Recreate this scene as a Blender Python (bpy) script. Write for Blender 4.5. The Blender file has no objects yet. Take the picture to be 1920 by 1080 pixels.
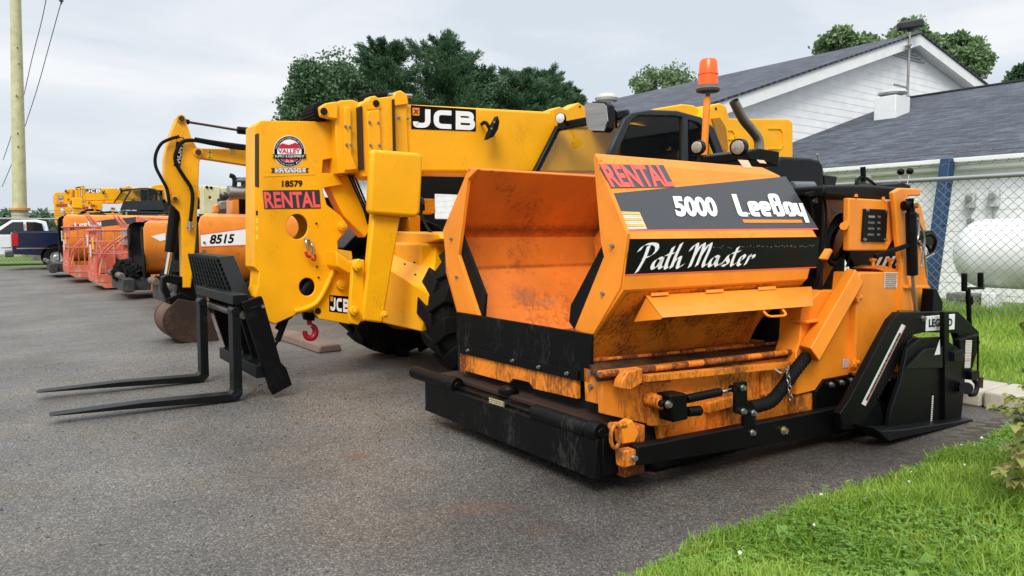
import bpy, bmesh, math, random
import numpy as np
from mathutils import Vector, Matrix, geometry
R = math.radians
scene = bpy.context.scene
COL = scene.collection
random.seed(7)

# ------------------------------------------------------------------ camera
CAM_H, FPX, YAW, HORIZON = 1.55, 1375.0, R(54.95), 438.0
PITCH = math.atan((540 - HORIZON) / FPX)
cam_d = bpy.data.cameras.new('camera')
cam = bpy.data.objects.new('camera', cam_d)
COL.objects.link(cam)
cam.location = (0, 0, CAM_H)
cam.rotation_euler = (math.pi / 2 - PITCH, 0, YAW - math.pi / 2)
cam_d.sensor_width = 36.0
cam_d.lens = FPX / 1920 * 36.0
cam_d.clip_start, cam_d.clip_end = 0.05, 2000
scene.camera = cam

# ------------------------------------------------------------------ light
SUN_EL, SUN_AZ = R(47), R(222)      # azimuth measured from +X towards +Y
world = bpy.data.worlds.new('World')
scene.world = world
world.use_nodes = True
wt = world.node_tree
wt.nodes.clear()
def wn(t, **k):
    n = wt.nodes.new(t)
    for a, b in k.items(): setattr(n, a, b)
    return n
out = wn('ShaderNodeOutputWorld'); bg = wn('ShaderNodeBackground')
sky = wn('ShaderNodeTexSky', sky_type='NISHITA', sun_disc=False, sun_elevation=SUN_EL, sun_rotation=math.pi / 2 - SUN_AZ)
sky.dust_density = 2.0
tc = wn('ShaderNodeTexCoord')
mp = wn('ShaderNodeMapping'); mp.inputs['Scale'].default_value = (1.3, 1.3, 5.5)
nz = wn('ShaderNodeTexNoise'); nz.inputs['Scale'].default_value = 1.7; nz.inputs['Detail'].default_value = 5; nz.inputs['Roughness'].default_value = .5
nz.inputs['Distortion'].default_value = .5
cr = wn('ShaderNodeValToRGB')
cr.color_ramp.elements[0].position = .40; cr.color_ramp.elements[0].color = (5.2, 5.7, 6.25, 1)
cr.color_ramp.elements[1].position = .62; cr.color_ramp.elements[1].color = (7.0, 7.15, 7.3, 1)
sep = wn('ShaderNodeSeparateXYZ')
zr = wn('ShaderNodeMapRange'); zr.inputs['From Min'].default_value = .38; zr.inputs['From Max'].default_value = .95
zr.inputs['To Min'].default_value = 1.0; zr.inputs['To Max'].default_value = 2.2
vm = wn('ShaderNodeVectorMath', operation='SCALE')
mix = wn('ShaderNodeMix', data_type='RGBA'); mix.inputs[0].default_value = .93
bg.inputs['Strength'].default_value = .1
L = wt.links.new
L(tc.outputs['Generated'], mp.inputs[0]); L(mp.outputs[0], nz.inputs[0]); L(nz.outputs[0], cr.inputs[0])
L(tc.outputs['Generated'], sep.inputs[0]); L(sep.outputs[2], zr.inputs[0])
L(cr.outputs[0], vm.inputs[0]); L(zr.outputs[0], vm.inputs['Scale'])
L(sky.outputs[0], mix.inputs[6]); L(vm.outputs[0], mix.inputs[7]); L(mix.outputs[2], bg.inputs[0]); L(bg.outputs[0], out.inputs[0])
sl = bpy.data.lights.new('sun', 'SUN'); sl.energy = 2.1; sl.angle = R(26); sl.color = (1, .965, .91)
sun = bpy.data.objects.new('sun', sl); COL.objects.link(sun)
sd = Vector((math.cos(SUN_EL) * math.cos(SUN_AZ), math.cos(SUN_EL) * math.sin(SUN_AZ), math.sin(SUN_EL)))
sun.rotation_euler = sd.to_track_quat('Z', 'Y').to_euler()
sun.location = sd * 50
scene.view_settings.view_transform = 'Standard'
scene.view_settings.look = 'None'
scene.view_settings.gamma = 1
scene.view_settings.exposure = 0.45

# ------------------------------------------------------------------ sight lines -> points on known planes
FW = Vector((math.cos(YAW) * math.cos(PITCH), math.sin(YAW) * math.cos(PITCH), -math.sin(PITCH)))
RT = Vector((math.sin(YAW), -math.cos(YAW), 0)); UP = RT.cross(FW)
C0 = Vector((0, 0, CAM_H))
def _ray(px, py): return FW + RT * ((px - 960) / FPX) - UP * ((py - 540) / FPX)
def _pl(px, py, a, c):
    d = _ray(px, py); return C0 + d * ((c - C0[a]) / d[a])
def gX(px, py, c): return _pl(px, py, 0, c)
def gY(px, py, c): return _pl(px, py, 1, c)
def gZ(px, py, c=0): return _pl(px, py, 2, c)
def gN(px, py, p0, n):
    d = _ray(px, py); return C0 + d * ((Vector(p0) - C0).dot(n) / d.dot(n))

# ------------------------------------------------------------------ materials
MATS = {}
def nodes(name):
    m = bpy.data.materials.new(name); m.use_nodes = True
    t = m.node_tree; b = t.nodes['Principled BSDF']; MATS[name] = m
    return m, t, b
def N(t, ty, **k):
    n = t.nodes.new(ty)
    for a, b in k.items(): setattr(n, a, b)
    return n
def noise(t, scale, detail=4, rough=.55, vec=None):
    n = N(t, 'ShaderNodeTexNoise'); n.inputs['Scale'].default_value = scale; n.inputs['Detail'].default_value = detail; n.inputs['Roughness'].default_value = rough
    if vec is None:
        g = N(t, 'ShaderNodeNewGeometry'); vec = g.outputs['Position']
    t.links.new(vec, n.inputs['Vector']); return n.outputs[0]
def ramp(t, fac, stops):
    r = N(t, 'ShaderNodeValToRGB'); e = r.color_ramp.elements
    while len(e) < len(stops): e.new(.5)
    for i, (p, c) in enumerate(stops): e[i].position = p; e[i].color = (*c, 1) if len(c) == 3 else c
    t.links.new(fac, r.inputs[0]); return r.outputs[0]
def mixc(t, f, a, b, bt='MIX'):
    m = N(t, 'ShaderNodeMix', data_type='RGBA', blend_type=bt)
    for i, v in ((0, f), (6, a), (7, b)):
        if isinstance(v, (int, float)): m.inputs[i].default_value = v
        elif isinstance(v, tuple): m.inputs[i].default_value = (*v, 1)
        else: t.links.new(v, m.inputs[i])
    return m.outputs[2]
def bump(t, b, h, s, d=.01):
    n = N(t, 'ShaderNodeBump'); n.inputs['Strength'].default_value = s; n.inputs['Distance'].default_value = d
    t.links.new(h, n.inputs['Height']); t.links.new(n.outputs[0], b.inputs['Normal'])
def paint(name, col, rough=.35, coat=.25, grime=0., gcol=(.06, .03, .015), gscale=3., var=.12, metal=0., bstr=.06, streak=False):
    m, t, b = nodes(name)
    v = noise(t, 2.3, 3)
    dark = tuple(c * (1 - var * 1.6) for c in col); lite = tuple(min(1, c * (1 + var * .7)) for c in col)
    c = ramp(t, v, [(.3, dark), (.7, lite)])
    if grime > 0:
        vec = None
        if streak:
            g = N(t, 'ShaderNodeNewGeometry'); mpn = N(t, 'ShaderNodeMapping'); mpn.inputs['Scale'].default_value = (1, 1, .4)
            t.links.new(g.outputs['Position'], mpn.inputs[0]); vec = mpn.outputs[0]
        g0 = noise(t, gscale * .8, 5, .6, vec); g1 = noise(t, gscale * 9, 6, .7, vec)
        ga = N(t, 'ShaderNodeMath', operation='MULTIPLY_ADD'); t.links.new(g1, ga.inputs[0]); ga.inputs[1].default_value = .55
        gb = N(t, 'ShaderNodeMath', operation='MULTIPLY'); t.links.new(g0, gb.inputs[0]); gb.inputs[1].default_value = .62; t.links.new(gb.outputs[0], ga.inputs[2])
        gm = ga.outputs[0]
        f = ramp(t, gm, [(.68 - grime * .24, (0, 0, 0)), (.82 - grime * .24, (1, 1, 1))])
        f2 = N(t, 'ShaderNodeMath', operation='MULTIPLY'); t.links.new(f, f2.inputs[0]); f2.inputs[1].default_value = min(.95, .5 + grime * .5)
        c = mixc(t, f2.outputs[0], c, gcol)
        rr = N(t, 'ShaderNodeMapRange'); rr.inputs['To Min'].default_value = rough; rr.inputs['To Max'].default_value = .8
        t.links.new(f2.outputs[0], rr.inputs[0]); t.links.new(rr.outputs[0], b.inputs['Roughness'])
    else:
        b.inputs['Roughness'].default_value = rough
        rn = noise(t, 9, 5, .6); rr = N(t, 'ShaderNodeMapRange'); rr.inputs['To Min'].default_value = rough * .75; rr.inputs['To Max'].default_value = min(1, rough * 1.3)
        t.links.new(rn, rr.inputs[0]); t.links.new(rr.outputs[0], b.inputs['Roughness'])
    t.links.new(c, b.inputs['Base Color'])
    b.inputs['Coat Weight'].default_value = coat; b.inputs['Coat Roughness'].default_value = .12
    b.inputs['Specular IOR Level'].default_value = .16 if max(col) < .03 else .28
    b.inputs['Metallic'].default_value = metal
    if bstr: bump(t, b, noise(t, 45, 5, .6), bstr, .004)
    return m
def plain(name, col, rough=.5, metal=0., coat=0., spec=.4):
    m, t, b = nodes(name); b.inputs['Specular IOR Level'].default_value = spec; b.inputs['Base Color'].default_value = (*col, 1); b.inputs['Roughness'].default_value = rough
    b.inputs['Metallic'].default_value = metal; b.inputs['Coat Weight'].default_value = coat
    return m
ORANGE = (.90, .275, .020); YELLOW = (.93, .42, .003)
orange = paint('orange_paint', ORANGE, .38, .10, grime=.06, gcol=(.30, .08, .015), gscale=2.2)
orange_dirty = paint('orange_dirty', (.84, .245, .02), .5, .08, grime=.55, gcol=(.05, .018, .008), gscale=4.5, streak=True, bstr=.2)
orange_rust = paint('orange_rust', (.66, .17, .018), .6, .03, grime=.85, gcol=(.10, .028, .010), gscale=4.5, bstr=.3)
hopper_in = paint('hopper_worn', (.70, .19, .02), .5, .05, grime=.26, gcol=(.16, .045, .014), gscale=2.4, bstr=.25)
def scuffed_banded(m, spots, band):
    t = m.node_tree; b = t.nodes['Principled BSDF']; g = N(t, 'ShaderNodeNewGeometry'); c = b.inputs['Base Color'].links[0].from_socket
    fine = noise(t, 26, 8, .75); wide = noise(t, 5, 6, .65)
    def mask(dist):
        a = N(t, 'ShaderNodeMath', operation='MULTIPLY_ADD'); t.links.new(fine, a.inputs[0]); a.inputs[1].default_value = 1.5; t.links.new(dist, a.inputs[2])
        a2 = N(t, 'ShaderNodeMath', operation='MULTIPLY_ADD'); t.links.new(wide, a2.inputs[0]); a2.inputs[1].default_value = 1.3; t.links.new(a.outputs[0], a2.inputs[2])
        return ramp(t, a2.outputs[0], [(.5, (.85, .85, .85)), (1.0, (0, 0, 0))]) if 0 else a2.outputs[0]
    for (p, r, col, st) in spots:
        mp_ = N(t, 'ShaderNodeMapping', vector_type='TEXTURE'); mp_.inputs['Location'].default_value = p; mp_.inputs['Scale'].default_value = r
        t.links.new(g.outputs['Position'], mp_.inputs[0]); ln = N(t, 'ShaderNodeVectorMath', operation='LENGTH'); t.links.new(mp_.outputs[0], ln.inputs[0])
        q = N(t, 'ShaderNodeMapRange'); t.links.new(mask(ln.outputs['Value']), q.inputs[0]); q.inputs['From Min'].default_value = 2.2; q.inputs['From Max'].default_value = 1.5; q.inputs['To Max'].default_value = st
        c = mixc(t, q.outputs[0], c, col)
    for (z, h, col, st) in band:  # darker bands at the fold heights, apart from the scuffed spots
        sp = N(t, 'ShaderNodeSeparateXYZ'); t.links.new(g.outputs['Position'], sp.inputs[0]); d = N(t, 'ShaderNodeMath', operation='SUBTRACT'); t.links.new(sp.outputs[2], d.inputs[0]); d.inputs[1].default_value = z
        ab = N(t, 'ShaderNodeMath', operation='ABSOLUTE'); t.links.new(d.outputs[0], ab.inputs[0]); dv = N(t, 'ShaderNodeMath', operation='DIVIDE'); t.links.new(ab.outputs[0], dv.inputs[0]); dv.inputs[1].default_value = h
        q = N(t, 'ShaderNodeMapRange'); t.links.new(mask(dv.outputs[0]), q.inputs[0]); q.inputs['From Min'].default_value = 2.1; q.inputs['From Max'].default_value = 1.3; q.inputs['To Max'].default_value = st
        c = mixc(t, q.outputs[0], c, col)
    t.links.new(c, b.inputs['Base Color'])
_p = gY(975, 555, 5.22); _q = gY(1020, 565, 5.22)
scuffed_banded(hopper_in, [(tuple(_p), (.20, .25, .14), (.16, .085, .06), .85), (tuple(_q), (.28, .25, .07), (.34, .20, .17), .6)], [(1.58, .09, (.10, .028, .012), .75), (1.26, .03, (.12, .035, .014), .6)])
yellow = paint('yellow_paint', YELLOW, .42, .05, var=.06, grime=.10, gcol=(.50, .19, .006), gscale=6, streak=True); yellow.node_tree.nodes['Principled BSDF'].inputs['Specular IOR Level'].default_value = .3
yellow_worn = paint('yellow_worn', (.88, .39, .006), .42, .15, grime=.12, gcol=(.12, .06, .02), gscale=5)
black = paint('black_paint', (.0022, .0024, .0026), .45, .0, var=.3, grime=.04, gcol=(.02, .019, .018), gscale=5)
black_dirty = paint('black_dirty', (.0022, .0024, .0026), .45, .0, grime=.22, gcol=(.05, .047, .044), gscale=5, streak=True, bstr=.25)
black_metal = paint('black_fork', (.005, .0065, .007), .4, .0, grime=.16, gcol=(.04, .04, .038), gscale=6)
rubber = paint('rubber', (.005, .005, .005), .75, 0, grime=.18, gcol=(.022, .02, .018), gscale=7, bstr=.3)
plastic = plain('black_plastic', (.004, .005, .006), .38, 0, .0, .22)
chrome = plain('chrome', (.75, .75, .74), .12, 1)
steel = paint('steel', (.38, .37, .35), .4, 0, metal=.9, grime=.2, gcol=(.12, .09, .07))
exhaust_m = paint('exhaust_steel', (.36, .32, .28), .38, 0, metal=.9, grime=.35, gcol=(.16, .09, .05), gscale=10)
asph_lump = paint('tar_crust', (.006, .006, .006), .8, 0, bstr=.8)
white_p = paint('white_paint', (.76, .77, .77), .4, .1, var=.04)
white_d = plain('white_decal', (.86, .86, .85), .4)
grey_d = plain('grey_decal', (.055, .057, .063), .4, 0, .1)
black_d = plain('black_decal', (.002, .0025, .0025), .4, 0, 0, .15)
red_d = plain('red_decal', (.88, .12, .09), .4)
red2_d = plain('crimson_decal', (.50, .015, .04), .4)
orange_d = plain('orange_decal', (.85, .25, .02), .4)
rent_bg = plain('rental_backing', (.035, .030, .045), .4)
yellow_d = plain('yellow_decal', (.85, .55, .03), .45)
paper_d = plain('label_white', (.68, .67, .63), .5)
salmon = paint('salmon_lift_paint', (.60, .125, .07), .55, .05, grime=.45, gcol=(.60, .36, .27), gscale=5)
rust = paint('rusty_bucket', (.032, .017, .011), .65, 0, grime=.35, gcol=(.085, .05, .034), gscale=5, bstr=.3)
red_p = paint('red_paint', (.42, .008, .02), .35, .2)
cream = paint('cream_paint', (.66, .60, .34), .45, .15, grime=.1)
blue_b = paint('blue_steel', (.012, .042, .105), .5, .05, grime=.15, gcol=(.01, .02, .05))
navy = paint('navy_paint', (.007, .013, .043), .25, .6)
silver = paint('silver_paint', (.35, .36, .37), .35, .5, metal=.4)
white_car = paint('white_car', (.72, .74, .76), .25, .6, var=.02)
concrete = paint('concrete', (.46, .42, .34), .85, 0, grime=.3, gcol=(.24, .20, .15), gscale=5, bstr=.5)
stop_m = paint('wood_stop', (.20, .135, .105), .85, 0, grime=.3, gcol=(.12, .07, .05), bstr=.5)
galv = plain('galvanised', (.36, .38, .38), .45, .7)
lamp_lens = paint('lamp_lens', (.34, .30, .23), .2, .5, grime=.4, gcol=(.12, .10, .08), gscale=40)
beacon_m, t_, b_ = nodes('beacon_orange'); b_.inputs['Base Color'].default_value = (.95, .13, .012, 1); b_.inputs['Roughness'].default_value = .25; b_.inputs['Subsurface Weight'].default_value = .35; b_.inputs['Subsurface Radius'].default_value = (.05, .02, .01)
tail_m = plain('tail_light', (.45, .004, .01), .2, 0, .5)
mirror_m = plain('mirror', (.9, .9, .9), .02, 1)
def glass(name, tint, gl=.06):
    m, t, b = nodes(name); t.nodes.remove(b)
    tr = N(t, 'ShaderNodeBsdfTransparent'); tr.inputs[0].default_value = (*tint, 1)
    gs = N(t, 'ShaderNodeBsdfGlossy'); gs.inputs['Roughness'].default_value = .03
    lw = N(t, 'ShaderNodeLayerWeight'); pw = N(t, 'ShaderNodeMath', operation='POWER'); t.links.new(lw.outputs['Facing'], pw.inputs[0]); pw.inputs[1].default_value = 4.5
    fr = N(t, 'ShaderNodeMath', operation='MULTIPLY_ADD'); t.links.new(pw.outputs[0], fr.inputs[0]); fr.inputs[1].default_value = .25; fr.inputs[2].default_value = .03
    mx = N(t, 'ShaderNodeMixShader'); o = t.nodes['Material Output']
    t.links.new(fr.outputs[0], mx.inputs[0]); t.links.new(tr.outputs[0], mx.inputs[1]); t.links.new(gs.outputs[0], mx.inputs[2]); t.links.new(mx.outputs[0], o.inputs[0])
    return m
glass_m = glass('cab_glass', (.84, .86, .70)); dark_glass = plain('vehicle_glass', (.012, .016, .02), .06, 0, .5)
def leafmat(name, cols, rough=.55, trans=.25):
    m, t, b = nodes(name)
    g = N(t, 'ShaderNodeNewGeometry')
    c = ramp(t, g.outputs['Random Per Island'], [(i / (len(cols) - 1), c) for i, c in enumerate(cols)])
    c2 = mixc(t, .55, c, ramp(t, noise(t, .9, 3), [(.3, tuple(x * .5 for x in cols[0])), (.7, cols[-1])]))
    t.links.new(c2, b.inputs['Base Color']); b.inputs['Roughness'].default_value = rough
    b.inputs['Specular IOR Level'].default_value = .3
    if trans:
        tl = N(t, 'ShaderNodeBsdfTranslucent'); t.links.new(c2, tl.inputs[0]); mx = N(t, 'ShaderNodeMixShader'); mx.inputs[0].default_value = trans
        t.links.new(b.outputs[0], mx.inputs[1]); t.links.new(tl.outputs[0], mx.inputs[2]); t.links.new(mx.outputs[0], t.nodes['Material Output'].inputs[0])
    return m
leaf_dark = leafmat('maple_leaves', [(.042, .098, .046), (.078, .158, .070), (.130, .215, .10)])
leaf_pine = leafmat('pine_needles', [(.040, .098, .052), (.075, .155, .080), (.130, .230, .115)])
leaf_mid = leafmat('light_leaves', [(.10, .19, .07), (.17, .28, .11), (.26, .36, .18)])
grass_m = leafmat('grass_blades', [(.11, .28, .012), (.21, .43, .024), (.32, .54, .05), (.46, .56, .13)], .5, .35)
clover_m = leafmat('clover_leaves', [(.09, .22, .03), (.15, .33, .04), (.25, .43, .07)], .5, .3)
shrub_m = leafmat('shrub_leaves', [(.16, .30, .04), (.25, .40, .06), (.34, .46, .10), (.44, .48, .14), (.42, .26, .12)], .45, .35)
bark = paint('bark', (.06, .045, .03), .9, 0, bstr=.6)
stem_m = plain('stem', (.10, .10, .03), .7)

# ------------------------------------------------------------------ mesh building
def rootloc(o):
    while o.parent: o = o.parent
    return o.location.copy()
class MB:
    def __init__(s): s.v = []; s.f = []
    def add(s, vs, fs):
        k = len(s.v); s.v += [Vector(v) for v in vs]; s.f += [tuple(i + k for i in f) for f in fs]; return s
    def face(s, pts): return s.add(pts, [tuple(range(len(pts)))])
    def prism(s, loop, vec, holes=()):
        vec = Vector(vec); loop = [Vector(p) for p in loop]; holes = [[Vector(p) for p in h] for h in holes]
        loops = [loop] + holes; flatp = [p for l in loops for p in l]; n = len(flatp)
        vs = flatp + [p + vec for p in flatp]; fs = []
        if holes:
            nn = (loop[1] - loop[0]).cross(loop[2] - loop[1]); nn = vec.normalized(); e1 = nn.orthogonal().normalized(); e2 = nn.cross(e1)
            p2 = [Vector((p.dot(e1), p.dot(e2))) for p in flatp]; ed = []; k0 = 0
            for l in loops: ed += [(k0 + i, k0 + (i + 1) % len(l)) for i in range(len(l))]; k0 += len(l)
            ov, oe, of, iv, ie, if_ = geometry.delaunay_2d_cdt(p2, ed, [], 0, 1e-7)
            for tri in of:
                cx = sum(ov[i].x for i in tri) / 3; cy = sum(ov[i].y for i in tri) / 3; ins = False
                for a, b in ed:
                    xa, ya, xb, yb = *p2[a], *p2[b]
                    if (ya > cy) != (yb > cy) and cx < (xb - xa) * (cy - ya) / (yb - ya) + xa: ins = not ins
                if not ins: continue
                t3 = [iv[i][0] for i in tri]; fs.append(tuple(t3)); fs.append(tuple(i + n for i in reversed(t3)))
        else:
            fs.append(tuple(range(n))); fs.append(tuple(i + n for i in reversed(range(n))))
        k = 0
        for l in loops:
            m = len(l)
            for i in range(m):
                a, b = k + i, k + (i + 1) % m; fs.append((a, b, b + n, a + n))
            k += m
        return s.add(vs, fs)
    def box(s, x0, x1, y0, y1, z0, z1):
        return s.prism([(x0, y0, z0), (x1, y0, z0), (x1, y1, z0), (x0, y1, z0)], (0, 0, z1 - z0))
    def side(s, pts, y0, y1, holes=()):
        return s.prism([gY(*p, y0) for p in pts], (0, y1 - y0, 0), [[gY(*p, y0) for p in h] for h in holes])
    def front(s, pts, x0, x1, holes=()):
        return s.prism([gX(*p, x0) for p in pts], (x1 - x0, 0, 0), [[gX(*p, x0) for p in h] for h in holes])
    def xz(s, pts, y0, y1, holes=()):
        return s.prism([(x, y0, z) for x, z in pts], (0, y1 - y0, 0), [[(x, y0, z) for x, z in h] for h in holes])
    def cyl(s, p0, p1, r0, r1=None, n=16, cap=True):
        p0, p1 = Vector(p0), Vector(p1); r1 = r0 if r1 is None else r1
        d = (p1 - p0).normalized(); u = d.orthogonal().normalized(); w = d.cross(u)
        vs = []
        for p, r in ((p0, r0), (p1, r1)):
            for i in range(n):
                a = 2 * math.pi * i / n; vs.append(p + (u * math.cos(a) + w * math.sin(a)) * r)
        fs = [(i, (i + 1) % n, n + (i + 1) % n, n + i) for i in range(n)]
        if cap: fs += [tuple(reversed(range(n))), tuple(range(n, 2 * n))]
        return s.add(vs, fs)
    def bar(s, p0, p1, w, h=None, up=(0, 0, 1)):
        p0, p1 = Vector(p0), Vector(p1); h = w if h is None else h
        d = (p1 - p0).normalized(); u = d.cross(Vector(up))
        if u.length < 1e-4: u = d.cross(Vector((1, 0, 0)))
        u.normalize(); q = u.cross(d)
        a = [p0 + u * (sx * w / 2) + q * (sy * h / 2) for sx, sy in ((-1, -1), (1, -1), (1, 1), (-1, 1))]
        return s.prism(a, p1 - p0)
    def tube(s, pts, r, n=8, smooth=4, cap=True):
        P = [Vector(p) for p in pts]
        if smooth > 1 and len(P) > 2: P = catmull(P, smooth)
        rr = r if callable(r) else (lambda t: r)
        m = len(P); vs = []; fs = []
        u = None
        for i, p in enumerate(P):
            d = (P[min(i + 1, m - 1)] - P[max(i - 1, 0)]).normalized()
            if u is None: u = d.orthogonal().normalized()
            u = (u - d * u.dot(d)).normalized(); w = d.cross(u); q = rr(i / (m - 1))
            for k in range(n):
                a = 2 * math.pi * k / n; vs.append(p + (u * math.cos(a) + w * math.sin(a)) * q)
        for i in range(m - 1):
            for k in range(n):
                a, b = i * n + k, i * n + (k + 1) % n; fs.append((a, b, b + n, a + n))
        if cap: fs += [tuple(reversed(range(n))), tuple(range((m - 1) * n, m * n))]
        return s.add(vs, fs)
    def lathe(s, base, axis, prof, n=24):
        base = Vector(base); d = Vector(axis).normalized(); u = d.orthogonal().normalized(); w = d.cross(u); vs = []; fs = []
        for t, r in prof:
            for k in range(n):
                a = 2 * math.pi * k / n; vs.append(base + d * t + (u * math.cos(a) + w * math.sin(a)) * max(r, 1e-4))
        for i in range(len(prof) - 1):
            for k in range(n):
                a, b = i * n + k, i * n + (k + 1) % n; fs.append((a, b, b + n, a + n))
        return s.add(vs, fs)
    def build(s, name, mat, parent=None, bevel=0, seg=2, sharp=32, loc=None):
        me = bpy.data.meshes.new(name)
        off = rootloc(parent) if parent else Vector(loc or (0, 0, 0))
        me.from_pydata([tuple(v - off) for v in s.v], [], s.f)
        me.update(); bm = bmesh.new(); bm.from_mesh(me); bmesh.ops.recalc_face_normals(bm, faces=bm.faces[:]) ; bm.to_mesh(me); bm.free()
        for p in me.polygons: p.use_smooth = True
        me.set_sharp_from_angle(angle=R(sharp))
        me.materials.append(mat if not isinstance(mat, str) else MATS[mat])
        o = bpy.data.objects.new(name, me); COL.objects.link(o)
        if parent: o.parent = parent
        else: o.location = off
        if bevel:
            b = o.modifiers.new('bevel', 'BEVEL'); b.width = bevel; b.segments = seg; b.limit_method = 'ANGLE'; b.angle_limit = R(40); b.use_clamp_overlap = True
            b.harden_normals = False
        return o
def catmull(P, k):
    out = []
    for i in range(len(P) - 1):
        a, b, c, d = P[max(i - 1, 0)], P[i], P[i + 1], P[min(i + 2, len(P) - 1)]
        for j in range(k):
            t = j / k
            out.append(.5 * ((2 * b) + (c - a) * t + (2 * a - 5 * b + 4 * c - d) * t * t + (3 * b - a - 3 * c + d) * t ** 3))
    return out + [P[-1]]
def circ(px, py, rx, ry=None, n=20):
    ry = ry or rx; return [(px + rx * math.cos(2 * math.pi * i / n), py + ry * math.sin(2 * math.pi * i / n)) for i in range(n)]
def tag(o, label, cat, group=None, kind=None):
    o['label'] = label; o['category'] = cat
    if group: o['group'] = group
    if kind: o['kind'] = kind
    return o
def thing(name, loc, label, cat, group=None):
    o = bpy.data.objects.new(name, None); COL.objects.link(o); o.location = loc; o.empty_display_size = .3
    return tag(o, label, cat, group)
def copy_tree(o, parent=None):
    c = o.copy(); COL.objects.link(c)
    if parent: c.parent = parent
    for ch in list(o.children): copy_tree(ch, c)
    return c
def grid3(bl, br, tl):
    bl, br, tl = Vector(bl), Vector(br), Vector(tl); u, v = br - bl, tl - bl; n = u.cross(v).normalized()
    if n.dot(C0 - bl) < 0: n = -n
    return bl, u, v, n
def text_mesh(txt, bold=0.0, spacing=1.0):
    cu = bpy.data.curves.new('lettering', 'FONT'); cu.body = txt; cu.size = 1; cu.offset = bold; cu.space_character = spacing; cu.fill_mode = 'FRONT'; cu.resolution_u = 3
    ob = bpy.data.objects.new('lettering', cu); COL.objects.link(ob)
    dg = bpy.context.evaluated_depsgraph_get(); dg.update()
    me = bpy.data.meshes.new_from_object(ob.evaluated_get(dg))
    vs = [(v.co.x, v.co.y) for v in me.vertices]; fs = [tuple(p.vertices) for p in me.polygons]
    bpy.data.objects.remove(ob); bpy.data.curves.remove(cu); bpy.data.meshes.remove(me)
    x0 = min(v[0] for v in vs); x1 = max(v[0] for v in vs); y0 = min(v[1] for v in vs); y1 = max(v[1] for v in vs)
    return [((x - x0) / (x1 - x0), (y - y0) / (y1 - y0)) for x, y in vs], fs
def letter(parent, txt, bl, br, tl, mat, off=.004, bold=.02, spacing=1.0, name='lettering', shear=0., bend=None):
    bl, u, v, n = grid3(bl, br, tl); vs, fs = text_mesh(txt, bold, spacing); mb = MB()
    mb.add([bl + u * (x + shear * y) + v * y + n * off for x, y in vs], fs)
    return mb.build(name, mat, parent)
def decal(parent, pts, mat, off=.002, name='decal'):
    P = [Vector(p) for p in pts]; n = (P[1] - P[0]).cross(P[2] - P[0]).normalized()
    if n.dot(C0 - P[0]) < 0: n = -n
    return MB().face([p + n * off for p in P]).build(name, mat, parent)
def strokes(parent, lines, bl, br, tl, mat, w, off=.004, nib=None, name='lettering', box=(0, 0, 1, 1), k=1):
    """lettering built from pen strokes: block strokes of width w, or a slanted nib vector"""
    bl, u, v, n = grid3(bl, br, tl); x0, y0, x1, y1 = box; mb = MB(); j = 0
    def P(x, y, o): return bl + u * ((x - x0) / (x1 - x0)) + v * ((y - y0) / (y1 - y0)) + n * (off + o)
    for ln in lines:
        q = [Vector((a, b, 0)) for a, b in ln]
        if k > 1: q = catmull(q, k)
        j += 1
        for i in range(len(q) - 1):
            a, b = q[i], q[i + 1]; d = b - a
            if d.length < 1e-6: continue
            if nib:
                h = Vector((nib[0], nib[1], 0)); o = j * .0002
                mb.face([P(a.x - h.x, a.y - h.y, o), P(b.x - h.x, b.y - h.y, o), P(b.x + h.x, b.y + h.y, o), P(a.x + h.x, a.y + h.y, o)])
            else:
                j += 1; o = j * .00012; d.normalize(); e = Vector((-d.y, d.x, 0)) * (w / 2); a2 = a - d * (w / 2); b2 = b + d * (w / 2)
                mb.face([P(a2.x - e.x, a2.y - e.y, o), P(b2.x - e.x, b2.y - e.y, o), P(b2.x + e.x, b2.y + e.y, o), P(a2.x + e.x, a2.y + e.y, o)])
    return mb.build(name, mat, parent)
def bolts(parent, pts, axis, r=.014, h=.012, mat=None, name='bolt'):
    ax = Vector(axis).normalized()
    for p in pts:
        p = Vector(p); MB().cyl(p, p + ax * h * .4, r * 1.35, n=14).cyl(p + ax * h * .4, p + ax * (h + r * .7), r, n=6).build(name, mat or steel, parent)
def small_text_lines(parent, bl, br, tl, rows, mat, off=.004, fill=.55, seed=1, name='fine_print', seg=(.05, .16), gap=.025):
    """rows of short dashes standing for print too small to read"""
    bl, u, v, n = grid3(bl, br, tl); rnd = random.Random(seed); mb = MB()
    for r in range(rows):
        y = 1 - (r + .5) / rows; h = .5 / rows * fill; x = .06
        while x < .9:
            w = rnd.uniform(*seg)
            a, b = x, min(.94, x + w); mb.face([bl + u * a + v * (y - h) + n * off, bl + u * b + v * (y - h) + n * off, bl + u * b + v * (y + h) + n * off, bl + u * a + v * (y + h) + n * off]); x = b + gap
    return mb.build(name, mat, parent)
def ribbon_lines(lines, r, n=5):
    out = []
    for ln in lines:
        P = [Vector((a, b, 0)) for a, b in ln]; o = [P[0]]
        for a, b, c in zip(P, P[1:], P[2:]):
            q = min(r, (b - a).length * .49, (c - b).length * .49); u, v = b + (a - b).normalized() * q, b + (c - b).normalized() * q
            o += [(u * (1 - t) ** 2 + b * 2 * t * (1 - t) + v * t * t) for t in [i / n for i in range(n + 1)]]
        out.append(o + [P[-1]])
    return out
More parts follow.
